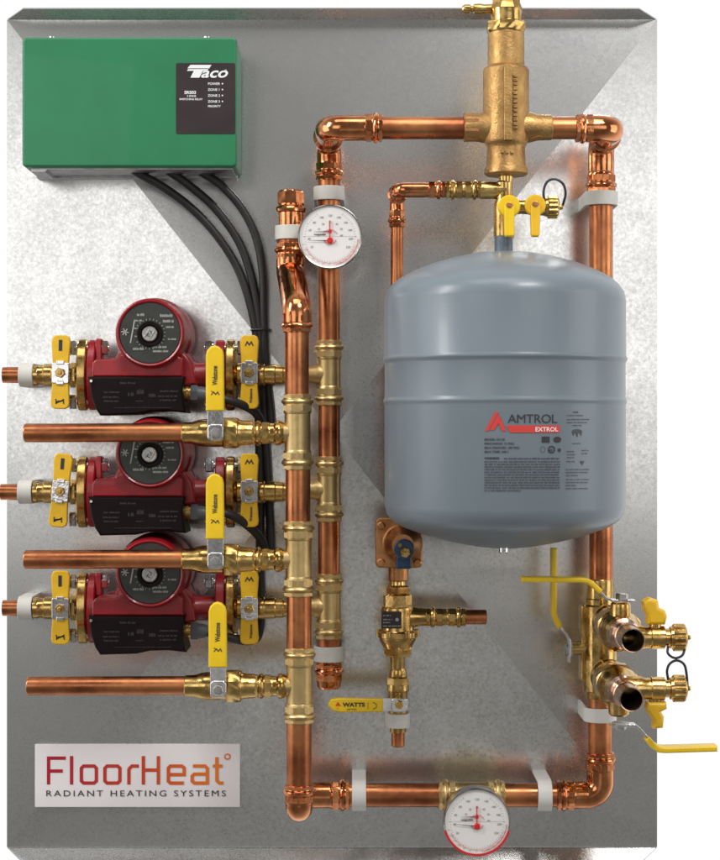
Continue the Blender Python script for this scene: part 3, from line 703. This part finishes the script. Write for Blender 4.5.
# ------------------------------------------------------------------ 9. tank service valve
t = thing('tank_service_valve', Q(506, 238, HT), 'brass tank valve with two small yellow drop handles, between air separator and tank', 'valve')
b = MB(); b.hl(190.5, HT, [(479, 7.6), (480, 8.6), (497, 8.6), (506, 8.6)], 24); b.vl(504, HT, [(181, 6), (183, 8.5), (200, 8.5), (204, 10.5), (235, 10.5), (238.5, 9.8)], 24)
b.hl(207, HT, [(506, 8), (522, 7), (546, 9)], 24); b.build('body', M['brass'], t)
for i, (cx, cy, r, x0, x1, yb) in enumerate(((509, 206.5, 11.2, 503.5, 514.5, 237), (535, 205.5, 10.6, 530, 540, 237))):
    hh = HT + 14
    b = MB(); b.dl(cx, cy, hh, [(HT, r - 3), (hh - 4, r - 3), (hh - 3.8, r), (hh + 2, r), (hh + 3.4, r - 1.4), (hh + 3.6, r - 5)], 36)
    b.plate([(x0, cy), (x1, cy), (x1 - .6, yb - 2), (x1 - 2, yb), (x0 + 2, yb), (x0 + .6, yb - 2)], hh - 2, hh + 5.4, 1.6, ha=hh); hd = b.build('handle', M['yellow2'] if i else M['yellow'], t)
    b = MB(); b.dl(cx, cy, hh, [(hh + 3, 3.6), (hh + 5, 3.6), (hh + 5.4, 2.8)], 20); b.plate(rrect(cx - 1.6, cy - .6, cx + 1.6, cy + .6, .2, 2), hh + 5, hh + 6, .2, ha=hh); b.build('screw', M['bronze'], hd)
b = MB(); n = 14
b.hl(207, HT, [(544, 8), (545, 9.5), (547, 9.5)], 24)
for i in range(n): 
    a = 2 * math.pi * i / n; c = Q(552.5, 207, HT) + Vector((0, -math.cos(a), math.sin(a))) * R(10, HT); b.lathe(c - Vector((R(5, HT), 0, 0)), (1, 0, 0), [(0, R(1, HT)), (R(.8, HT), R(1.7, HT)), (R(9.2, HT), R(1.7, HT)), (R(10, HT), R(1, HT))], 8)
b.hl(207, HT, [(547, 10), (557.5, 10), (558.5, 8.6), (559, 3), (562, 2.6), (563, 2)], 28); b.build('drain_cap', M['brass'], t)
b = MB(); b.tube(catmull([Q(545, 204, HT + 6), Q(543.5, 192, HT + 8), Q(547, 182, HT + 8), Q(555, 179, HT + 8), Q(563, 184, HT + 8), Q(565.5, 194, HT + 6), Q(562.5, 206, HT)], 8), R(1.3, HT), 8); b.build('strap', M['strap'], t)

# ------------------------------------------------------------------ 10. expansion tank
t = thing('expansion_tank', Q(504, 553, 138), 'large blue-grey cylindrical expansion tank with domed ends and a red and black label', 'tank')
hT = 138; cx = 504.5
b = MB()
prof = [(251.5, 2), (252, 14), (254, 32), (258, 52), (264.5, 74), (272, 93), (280, 107), (286, 113.5), (293, 118.5), (302, 120.2), (356, 120.4), (358, 121.3), (359.6, 121.9), (361.2, 121.3), (363, 120.1), (364.5, 119.8), (397, 119.9), (399, 120.3), (400.6, 121.2), (402.2, 121.2), (403.6, 120.5), (406, 120.1), (505, 119.8), (514, 117.5), (520, 113), (526, 104), (534, 82), (541, 56), (546, 30), (548, 12), (548.3, 2)]
b.vl(cx, hT, prof, 128); b.build('shell', M['tank'], t, sharp=60)
b = MB(); b.vl(503.5, hT - 4, [(236, 8), (237, 9.2), (256, 9.2), (258, 11), (262, 12)], 24); b.build('neck', M['tank_neck'], t)
b = MB(); b.vl(503.5, hT + 20, [(541, 7), (546, 6.4), (548, 4.6), (552, 4.6), (554, 3)], 20); b.build('air_valve', M['chrome'], t)
Rt = R(120.25, hT) + 0.0003; Ct = Q(cx, 0, hT)
hfront = 138 + 118
def TF(x, y, extra=0.0):
    """wrap: arc position from apparent x; y seen at the front surface"""
    sx_ = (x - 360) * k(hT + 110) * S - Ct.x; a = math.asin(max(-.99, min(.99, sx_ / Rt)))
    hs = hT + 110 * math.cos(a)
    return Vector((Ct.x + (Rt + extra) * math.sin(a), -hT * S - (Rt + extra) * math.cos(a), (430 - y) * k(hs) * S))
def sub(poly, n):   # vertical slices of a quad (x0,x1,y0,y1)
    x0, x1, y0, y1 = poly; return [[(x0 + (x1 - x0) * i / n, y0), (x0 + (x1 - x0) * (i + 1) / n, y0), (x0 + (x1 - x0) * (i + 1) / n, y1), (x0 + (x1 - x0) * i / n, y1)] for i in range(n)]
FL = lambda x, y: TF(x, y, .0001); FL2 = lambda x, y: TF(x, y, .0003)
b = MB()
for q in sub((510, 560.5, 425.5, 432.5), 12): b.flat(q, FL)
b.flat([(506, 425.5), (510, 425.5), (510, 432.5)], FL)
b.flat([(485, 431), (495, 412), (498.5, 412), (488.5, 431)], FL); b.flat([(492, 426), (498.5, 414), (506, 431), (501.5, 431), (498.5, 423), (494, 430), (489.8, 430)], FL)
b.build('label_red', M['red_ink'], t)
b = MB()
b.text('AMTROL', FL, 12.6, 507.5, 423, sx=1.05, off=0, sp=.94)
b.text('WARNING', FL, 2.6, 484.5, 459, off=.14, sx=1.15)
for i, tx in enumerate(['MODEL: EX-30', 'PRECHARGE: 12 PSIG', 'MAX PRESSURE: 100 PSIG', 'MAX TEMP: 240 F']): b.text(tx, FL, 3.1, 484.5, 440.5 + i * 4.1, off=.05, sx=1.02)
b.flat([(542, 436.5), (550, 436.5), (550, 442.5), (542, 442.5)], FL); b.flat(circ(558, 439.5, 4, 16, 3), FL)
b.stroke([(552 + 3.2 * math.cos(a * .52), 449.5 + 3.2 * math.sin(a * .52)) for a in range(13)], 1.2, FL); b.text('m', FL, 4, 550, 451, off=.1)
b.stroke([(543 + 2.4 * math.cos(a * .52), 449.5 + 3.0 * math.sin(a * .52)) for a in range(13)], .3, FL); b.flat(circ(560, 450, 1.8, 8), FL)
b.build('lettering', M['black_ink'], t)
b = MB(); rn = random.Random(11)
greek(b, FL, 504, 560, 459.2, 1.7, rnd=rn)
for i in range(12): greek(b, FL, 484.5, 560.5 if i < 11 else 520, 462.3 + i * 2.62, 1.5, rnd=rn)
b.text('TANK', FL, 2.4, 574, 413, off=.08)
for y, x0, x1 in ((416, 568, 586), (420, 568, 592), (423, 568, 590), (426, 574, 584), (444, 574, 584), (452, 568, 576), (455, 568, 577), (458, 568, 576), (462, 568, 577), (451, 584, 591), (454, 584, 590), (470, 567, 592), (473, 567, 591), (476, 567, 580), (480, 567, 592), (483, 567, 590), (486, 567, 578), (489, 567, 590)): greek(b, FL, x0, x1, y, 1.2, rnd=rn)
b.flat(circ(579, 431, 5, 14, 1.8), FL); b.flat([(573.5, 431), (575, 436), (576.5, 432.5)], FL); b.flat([(584.5, 431), (583.4, 436), (581.6, 432.5)], FL); b.flat([(577.5, 432), (580.5, 432), (579, 438)], FL)
b.flat([(582, 461), (587, 461), (584.5, 465)], FL)
b.build('small_print', M['grey_ink'], t)
b = MB(); b.text('EXTROL', FL2, 6.0, 535, 431.3, sx=1.05, off=.10); b.build('lettering', M['sign'], t)

# ------------------------------------------------------------------ 11. fill regulator and backflow preventer
t = thing('pressure_regulator', Q(399, 582, 60), 'square bronze pressure regulator with a blue cap, just below the left of the tank', 'regulator')
hp = 92
b = MB(); b.plate(rrect(375.5, 518, 422.5, 568.5, 5), hp - 14, hp - 5, 1.6, ha=hp); b.dl(400, 543, hp, [(40, 16), (hp - 10, 20)], 40)
b.dl(402.5, 544, hp, [(hp - 6, 20.5), (hp - 3, 20.3), (hp - 2.5, 18.8), (hp + 3, 18.4), (hp + 10, 16.2), (hp + 16, 12.6), (hp + 22, 10.8)], 48)
b.build('body', M['bronze'], t)
b = MB(); b.vl(398.5, 66, [(560, 10), (580, 10), (581, 8.5)], 28); b.build('outlet', M['bronze'], t)
for (sx_, sy_) in ((381, 526), (381, 563), (417.5, 563), (417, 524)):
    b = MB(); b.dl(sx_, sy_, hp, [(hp - 6, 4.2), (hp - 2.4, 4.0), (hp - 1.4, 2.8)], 20); b.plate(thick_line([(sx_ - 2.6, sy_ + 1.6), (sx_ + 2.6, sy_ - 1.6)], .9), hp - 2, hp - 1, 0, ha=hp); b.build('screw', M['bronze'], t)
b = MB(); b.dl(404, 549, hp + 24, [(hp + 20, 10), (hp + 26, 10), (hp + 27, 9)], 40); b.plate(rrect(396, 556, 411.5, 569, 2), hp + 2, hp + 17, 2, ha=hp + 16); b.build('cap', M['blue'], t)
b = MB(); b.dl(405, 552, hp + 26, [(hp + 24, 5.4), (hp + 31, 5.4), (hp + 32, 4.4)], 6)
b.plate(thick_line([(401, 552), (409, 552)], 1.4), hp + 31, hp + 33, .2, ha=hp + 30); b.plate(thick_line([(405, 548), (405, 556)], 1.4), hp + 31, hp + 33, .2, ha=hp + 30)
b.dl(400, 545, hp + 26, [(hp + 24, 2.2), (hp + 28, 2)], 14); b.build('adjusting_screw', M['brass'], t)

t = thing('backflow_preventer', Q(397, 662, 60), 'brass backflow preventer with a small black label and side outlet, below the bronze regulator', 'valve')
b = MB(); h = 60; x = 397.5
b.vl(x, h, [(580, 8), (584, 8.4), (586, 9)], 28); b.vl(x, h, [(585, 11), (586.5, 13), (592, 13), (594, 12)], 6, .5); b.vl(x, h, [(593, 12.5), (595, 14.4), (606, 14.4), (607.5, 13)], 8, .2)
b.vl(x, h, [(606, 15), (609, 16.6), (629, 16.6), (631, 18), (632, 19.4), (637, 19.4), (638, 18.2), (640, 18.2), (644, 16), (648, 14)], 40)
b.vl(x, h, [(644, 14), (646, 15.4), (653, 15.4), (656, 13)], 6, .5); b.vl(x, h, [(654, 9), (657, 7.4), (668, 7.0), (672, 7.0)], 28)
b.hl(617, h, [(400, 13), (418, 9.4), (428, 8.6), (446, 8.4)], 28)
for a in range(6):
    an = a * math.pi / 3; c = Q(x, 633, h) + Vector((math.cos(an), math.sin(an), 0)) * R(19, h); b.lathe(c + Vector((0, 0, -R(4, h))), (0, 0, 1), [(0, R(1.6, h)), (R(.4, h), R(2.4, h)), (R(7.4, h), R(2.4, h)), (R(8, h), R(1.6, h))], 10)
b.build('body', M['brass'], t)
b = MB(); hsock(b, 617, h, 6.6, 466, -1); hsock(b, 617, h, 6.6, 425, 1); b.build('press_coupling', M['brass'], t)
b = MB(); b.plate(rrect(381.5, 611.5, 401.5, 628.5, 1), h + 8, h + 17, .5, ha=h + 16); lb = b.build('label_plate', M['label_black'], t)
b = MB(); f = F(h + 16, 1.3); rn = random.Random(4)
for y, a, c in ((616, 383, 391), (620, 383, 392), (623, 383, 390), (626.5, 383, 400)): greek(b, f, a, c, y, 1.4, rnd=rn)
b.flat(circ(397, 619.5, 1.8, 12), f); b.build('small_print', M['print_grey'], lb)
b = MB(); b.hl(617, h, [(464, 6), (465, 7.4), (486, 7.4), (486.6, 6.2)], 28); tag(b.build('copper_stub', M['copper']), 'short horizontal copper stub sticking out to the right of the backflow preventer', 'pipe')

t = thing('ball_valve', Q(398, 712, 60), 'small brass valve with a yellow lever pointing left, under the backflow preventer', 'valve')
b = MB(); b.vl(398, h, [(668, 7), (671, 8.5), (676, 8.5), (678, 10.5), (690, 11), (692, 9.5), (712, 9.5), (716, 8.5), (732, 8.2)], 28); b.vl(398, h, [(676, 9.5), (677.5, 11.6), (684, 11.6), (685.5, 10)], 8, .39)
b.dl(398, 702, h, [(h, 6.5), (h + 15, 6.5)], 20); b.build('body', M['brass'], t)
hh = h + 18
b = MB(); b.plate(rrect(381, 698.5, 408, 711.5, 2.5), hh - 3, hh - .5, .5, ha=hh); b.plate(rrect(391, 698, 407, 712, 3), hh - 1, hh + 2.4, 1.2, ha=hh); b.build('handle_plate', M['chrome'], t)
b = MB(); b.dl(399, 704, hh, [(hh + 1, 4.6), (hh + 6, 4.6), (hh + 6.6, 3.8)], 6); b.build('nut', M['brass'], t)
b = MB(); b.plate([(383, 698.5), (383, 711.8), (340, 712.5), (332, 710.5), (328.5, 706), (328.5, 703), (331, 699.5), (338, 698)], hh - 4, hh + 1.6, 1.6, ha=hh); hd = b.build('handle', M['yellow'], t)
f = F(hh, 1.9); b = MB(); b.text('WATTS', f, 5.4, 343, 706.2, off=.22, sx=1.2); b.text('600 WOG', f, 2.2, 347, 709.8, off=.03)
b.stroke([(368, 702), (368, 709)], .4, f); b.stroke([(373, 702), (376.5, 704), (376.5, 707), (373, 709)], .6, f); b.build('lettering', M['black_ink'], hd)
b = MB(); b.flat([(335.5, 705.5), (338, 701.5), (340.8, 705.5)], f); b.text('1/2', f, 2.4, 335.5, 709); b.build('lettering', M['red_ink'], hd)
b = MB(); b.vl(398, h, [(728, 6.6), (745.5, 6.6), (746.5, 5.6)], 28); tag(b.build('copper_stub', M['copper']), 'short copper stub pointing down below the small yellow-levered valve', 'pipe')

# ------------------------------------------------------------------ 12. bottom pipe run
t = thing('bottom_pipe_run', Q(450, 808, H5), 'horizontal copper pipe along the panel bottom carrying the lower gauge, turning up at the right', 'pipe')
YB = 795
b = MB(); b.hl(YB, H5, [(345, 12), (575, 12)]); b.build('pipe', M['copper'], t); b = MB(); b.vl(600, H5, [(690, 12), (765, 12)]); b.build('pipe', M['copper'], t)
b = MB(); b.hl(YB, H5, [(302, 13), (335, 13)]); hsock(b, YB, H5, 12, 350, -1); b.ball(Q(302, YB, H5), R(13, H5)); b.build('elbow', M['copper_fit'], t)
b = MB(); b.tube(fillet([Q(572, YB, H5), Q(600, YB, H5), Q(600, 768, H5)], R(19, H5), 14), R(13.6, H5), 32); hsock(b, YB, H5, 12.2, 556, 1); vsock(b, 600, H5, 12.2, 752, 1); b.build('elbow', M['copper_fit'], t)
b = MB(); hsock(b, YB, H5, 12, 438, 1); hsock(b, YB, H5, 12, 505, -1); b.hl(YB, H5, [(456, 13.4), (458, 13), (486, 13), (488, 13.4)]); b.dl(472, YB, H5, [(H5, 10), (80, 10)], 24); b.build('tee_fitting', M['brass_tee'], t)
b = MB(); b.plate(rrect(471, 786.5, 481, 792.5, .6), H5 + 11, H5 + 13.4, .3, ha=H5 + 12); b.build('sticker', M['amber'], t)

# ------------------------------------------------------------------ 13. purge valve block
t = thing('purge_valve', Q(600, 690, H5), 'brass purge valve block with three long yellow levers and two open ports', 'valve')
b = MB()
b.vl(600, H5, [(579, 12.6), (580.5, 13.6), (598, 13.6), (599, 15), (604, 15), (606, 17), (690, 17), (692, 14), (698, 13.6)], 40)
b.plate(rrect(580, 604, 596, 682, 4), H5 - 14, H5 + 6, 2, ha=H5)
b.hl(648, H5, [(570, 6.6), (590, 7.4), (596, 10)], 24); b.build('body', M['brass'], t)
C1 = Q(605, 619, H5); C2 = Q(603.5, 672, H5)
for (C, up, nm) in ((C1, 1, 'upper'), (C2, -1, 'lower')):
    b = MB(); kk = .9 * S
    def P(t_, r_): return (t_ * S, r_ * kk)
    b.lathe(C, (0, -1, 0), [P(0, 15), P(30, 15.5), P(34, 19), P(40, 19.5), P(44, 17), P(62, 17), P(60, 20.5), P(72, 21.8), P(98, 21.8), P(106, 19.5), P(112, 16.5), P(118, 15.6), P(126, 15.2), P(128, 13.6)], 44)
    b.lathe(C, (0, -1, 0), [P(84, 21), P(86, 23.6), P(98, 23.6), P(100, 21)], 8, .39)
    sx0 = C + Vector((0, -104 * S, 0)); b.lathe(sx0, (0, 0, up), [(0, R(11, 165)), (R(23, 165), R(10.4, 165)), (R(27, 165), R(10, 165)), (R(29, 165), R(7.5, 165))], 24)
    b.build('barrel', M['brass'], t)
    b = MB(); a = C + Vector((0, -126 * S, 0))
    b.lathe(a, (0, -1, 0), [(0, .9 * 15.5 * S), (4 * S, .9 * 15.5 * S), (6 * S, .87 * 12.6 * S), (22 * S, .87 * 12.4 * S), (23 * S, .87 * 13.6 * S), (26 * S, .87 * 13.6 * S), (27 * S, .87 * 12.5 * S), (56 * S, .87 * 12.3 * S), (56.8 * S, .87 * 12 * S), (56.6 * S, .87 * 11 * S), (4 * S, .87 * 10.8 * S)], 40, caps=False)
    pt = b.build('port_tube', M['port'], t)
    b = MB(); b.lathe(a + Vector((0, -3 * S, 0)), (0, -1, 0), [(0, .001 * S), (0, .87 * 10.75 * S), (51 * S, .87 * 10.75 * S)], 32, caps=False); b.build('bore', M['bore_shade'], pt)
    # drain branch
    yb = 637.5 if up > 0 else 688.5; hd_ = 180
    b = MB(); b.hl(yb, hd_, [(622, 13), (640, 12.4), (645, 10.6), (650, 10.6), (651, 11.6), (664, 11.6), (665, 9), (669, 9), (670, 11), (672, 11)], 28)
    b.lathe(Q(655, yb, hd_), (0, 0, up), [(0, R(6.5, hd_)), (R(15, hd_), R(6, hd_))], 18); b.build('drain_branch', M['brass'], t)
    b = MB(); n = 12
    for i in range(n):
        an = 2 * math.pi * i / n; c = Q(679, yb, hd_) + Vector((0, -math.cos(an), math.sin(an))) * R(11.4, hd_); b.lathe(c - Vector((R(6.4, hd_), 0, 0)), (1, 0, 0), [(0, R(1.4, hd_)), (R(.8, hd_), R(2.4, hd_)), (R(11, hd_), R(2.4, hd_)), (R(12.4, hd_), R(1.2, hd_))], 8)
    b.hl(yb, hd_, [(672, 11.6), (684, 11.6), (686, 10), (686.5, 3), (689, 2.6), (690.5, 1.6)], 28); b.build('drain_cap', M['brass'], t)
    b = MB(); y0 = yb + up * 9
    b.tube(catmull([Q(668, y0, hd_ + 4), Q(667.5, y0 + up * 6 * (1 if up > 0 else 1.3), hd_ + 8), Q(671, y0 + up * 10 * (1 if up > 0 else 1.3), hd_ + 8), Q(676, y0 + up * 11.5 * (1 if up > 0 else 1.3), hd_ + 8), Q(682, y0 + up * 9 * (1 if up > 0 else 1.3), hd_ + 8), Q(684.5, y0 + up * 3, hd_ + 6), Q(687, yb + up * 1, hd_)], 8) if up > 0 else
           catmull([Q(668, yb - 9, hd_ + 4), Q(667, yb - 18, hd_ + 8), Q(670, yb - 25, hd_ + 8), Q(677, yb - 28, hd_ + 8), Q(684, yb - 24, hd_ + 8), Q(686.5, yb - 14, hd_ + 6), Q(687.5, yb, hd_)], 8), R(1.3, hd_), 8); b.build('strap', M['strap'], t)
    b = MB()
    if up > 0: pl = [(646, 624), (664, 624), (666, 616), (664, 610), (658, 607), (657, 600), (648, 597), (642, 601), (643, 610), (646, 614)]
    else: pl = [(646, 701), (665, 701), (666, 708), (660, 711), (663, 716), (662, 727), (652, 728), (652, 719), (648, 714), (645, 709)]
    b.plate(pl, hd_ - 6, hd_ + 8, 3.4, ha=hd_); b.build('drain_handle', M['yellow2'], t)
def lever(metal, yel, h0, h1, nutc, nutd, wy=5.2):
    b = MB(); b.edge(metal, 2.4, h0 + 1.5, h1 - 1.5, .5)
    lv = b.build('lever', M['chrome'], t)
    b = MB(); b.edge(yel, wy, h0, h1, 1.8); b.build('grip', M['yellow'], lv)
    b = MB(); d = Vector(nutd)
    b.lathe(nutc, d, [(0, R(8.5, 150)), (R(2, 150), R(8.8, 150)), (R(2.2, 150), R(6.4, 150)), (R(7, 150), R(6.4, 150)), (R(7.8, 150), R(5, 150))], 6); b.build('nut', M['steel'], lv)
lever([(634, 600.5), (612, 600), (606, 598), (594, 586)], [(600, 591.5), (592, 584), (587, 580.5), (580, 579.5), (521, 579)], 157, 173, Q(622, 601, 165), (0, 0, 1))
lever([(569, 662), (569, 640), (566, 634), (557, 623)], [(560, 627), (555.5, 619), (553.5, 613), (553.5, 548)], H5 + 0, H5 + 16, Q(572, 650, H5 + 6), (-1, 0, 0), 5.4)
lever([(610, 724.5), (634, 724.5), (639, 728), (650, 741)], [(646, 737), (652, 744.5), (658, 748.5), (664, 749), (716, 747.5)], 157, 173, Q(620, 722, 165), (0, 0, -1), 6)

# ------------------------------------------------------------------ 14. pipe clips
def clip(axis, c, h, r, a, b_, label, m='clip', grow=0):
    """U-shaped clip: axis 'v' pipe vertical at x=c spanning y a..b ; 'h' pipe horizontal at y=c spanning x a..b"""
    ro = r + 3.4; ri = r + .3; hb = 2
    def arch(rr, hbv):
        pts = [(-rr, hbv)]
        for i in range(17): an = math.pi * (1 - i / 16); pts.append((rr * math.cos(an), h + rr * math.sin(an)))
        pts.append((rr, hbv)); return pts
    poly = arch(ro, hb) + arch(ri, hb)[::-1]
    kk = k(h) * S
    if axis == 'v':
        O = Q(c, a, h); O.y = 0; P2 = [(x * kk, ((hh - h) * kk + h * S)) for x, hh in poly]
        b = MB(); b.prism(P2, O, Vector((1, 0, 0)), Vector((0, -1, 0)), Vector((0, 0, -1)), [(0, 0), ((b_ - a) * kk, 0)])
    else:
        O = Q(a, c, h); O.y = 0; P2 = [(x * kk, ((hh - h) * kk + h * S)) for x, hh in poly]
        b = MB(); b.prism(P2, O, Vector((0, 0, 1)), Vector((0, -1, 0)), Vector((1, 0, 0)), [(0, 0), ((b_ - a) * kk, 0)])
    o = b.build('pipe_clip', M[m]); tag(o, label, 'pipe clip', 'plastic pipe clips'); 
    bv = o.modifiers.new('b', 'BEVEL'); bv.width = .0006; bv.segments = 2; bv.limit_method = 'ANGLE'
clip('v', XS, HA, 12, 187, 201, 'pale plastic clip round the rear manifold just above the upper round gauge')
clip('v', 290.5, 62, 12, 226, 240, 'grey plastic clip round the short capped pipe left of the upper gauge')
clip('v', 601, H5, 13.2, 192, 206, 'pale plastic clip round the right-hand pipe below its top elbow')
clip('h', YA, HA, 8.3, 20, 34, 'pale plastic clip on the copper stub of the topmost pump')
clip('h', YA + 117, HA, 8.3, 19, 33, 'pale plastic clip on the copper stub of the middle pump')
clip('h', YA + 233, HA, 8.3, 19, 33, 'pale plastic clip on the copper stub of the lowest pump')
clip('v', XS, HA, 11.8, 646, 661, 'pale plastic clip round the rear manifold just above its bottom cap')
clip('h', YB, H5, 12.4, 352, 366, 'white plastic clip on the bottom pipe, left of the lower gauge', 'clip_white')
clip('h', YB, H5, 12.4, 537, 551, 'white plastic clip on the bottom pipe, right of the lower gauge', 'clip_white')
clip('v', 600, H5, 13, 707, 721, 'white plastic clip round the right-hand pipe under the purge valve', 'clip_white')
clip('v', 398, 60, 8.6, 713, 727, 'white plastic clip under the small yellow-levered valve', 'clip_white')

# ------------------------------------------------------------------ 15. company sign
t = thing('company_sign', Q(138, 807, 6.2), 'white rectangular FloorHeat sign at the bottom left of the panel', 'sign')
b = MB(); b.plate(rrect(35, 744, 240, 807, .8, 2), 6.2, 7.0, .1); b.build('board', M['sign'], t)
b = MB(); w = 3.4
class Step:
    n = 0
def f(x, y): return F(7.0, .2 + Step.n * .02)(x, y)
_st = b.stroke
def stroke2(*a): Step.n += 1; return _st(*a)
b.stroke = stroke2
T_, B_, xt = 758, 783, 765    # cap top, baseline, x-height
ch = 1.6
def loop(x0, x1, y0, y1, c=2.2): return [(x0 + c, y0), (x1 - c, y0), (x1, y0 + c), (x1, y1 - c), (x1 - c, y1), (x0 + c, y1), (x0, y1 - c), (x0, y0 + c)]
b.stroke([(48.7, B_ + 1.5), (48.7, T_ - 1.6)], w, f); b.stroke([(48.7, T_ + .1), (66, T_ + .1)], w, f); b.stroke([(48.7, 771), (63, 771)], w, f)
b.stroke([(71.7, T_ - 2), (71.7, B_ + 1.5)], w, f)
b.stroke(loop(81.5, 96.5, xt + 1, B_), w, f, True); b.stroke(loop(105, 120, xt + 1, B_), w, f, True)
b.stroke([(129, B_ + 1.5), (129, xt + 3.5)], w, f); b.stroke([(129, xt + 4), (132, xt + 1), (139, xt + 1)], w, f)
b.stroke([(143.5, T_ - 2), (143.5, B_ + 1.5)], w, f); b.stroke([(158.5, T_ - 2), (158.5, B_ + 1.5)], w, f); b.stroke([(143.5, 770), (158.5, 770)], w, f)
b.stroke([(184, B_ ), (170.5, B_), (168.5, B_ - 2), (168.5, xt + 3), (170.5, xt + 1), (182, xt + 1), (184.3, xt + 3), (184.3, 776.2)], w, f); b.stroke([(170, 774.5), (182.6, 774.5)], w, f)
b.stroke([(193, xt + 1), (205, xt + 1), (207.5, xt + 3.5), (207.5, B_ + 1.5)], w, f); b.stroke([(207.5, 774), (194.5, 774), (192.3, 776), (192.3, B_ - 2), (194.5, B_), (207.5, B_)], w, f)
b.stroke([(217, 757), (217, B_ - 2.5), (219.5, B_), (223.5, B_)], w, f); b.stroke([(213, xt + 1), (222.5, xt + 1)], w, f)
b.stroke([(227.5 + 2.6 * math.cos(a * math.pi / 8), 756.5 + 2.6 * math.sin(a * math.pi / 8)) for a in range(17)], 1.3, f)
b.build('lettering', M['brand_ink'], t)
b = MB(); b.text('RADIANT HEATING SYSTEMS', f, 8.6, 136.5, 796.2, align='CENTER', sx=1.0, sp=1.33)
lo = min(v.x for v in b.v); hi = max(v.x for v in b.v); a0 = f(46.5, 0).x; a1 = f(226, 0).x
for v in b.v: v.x = a0 + (v.x - lo) / (hi - lo) * (a1 - a0)
b.build('lettering', M['black_ink'], t)
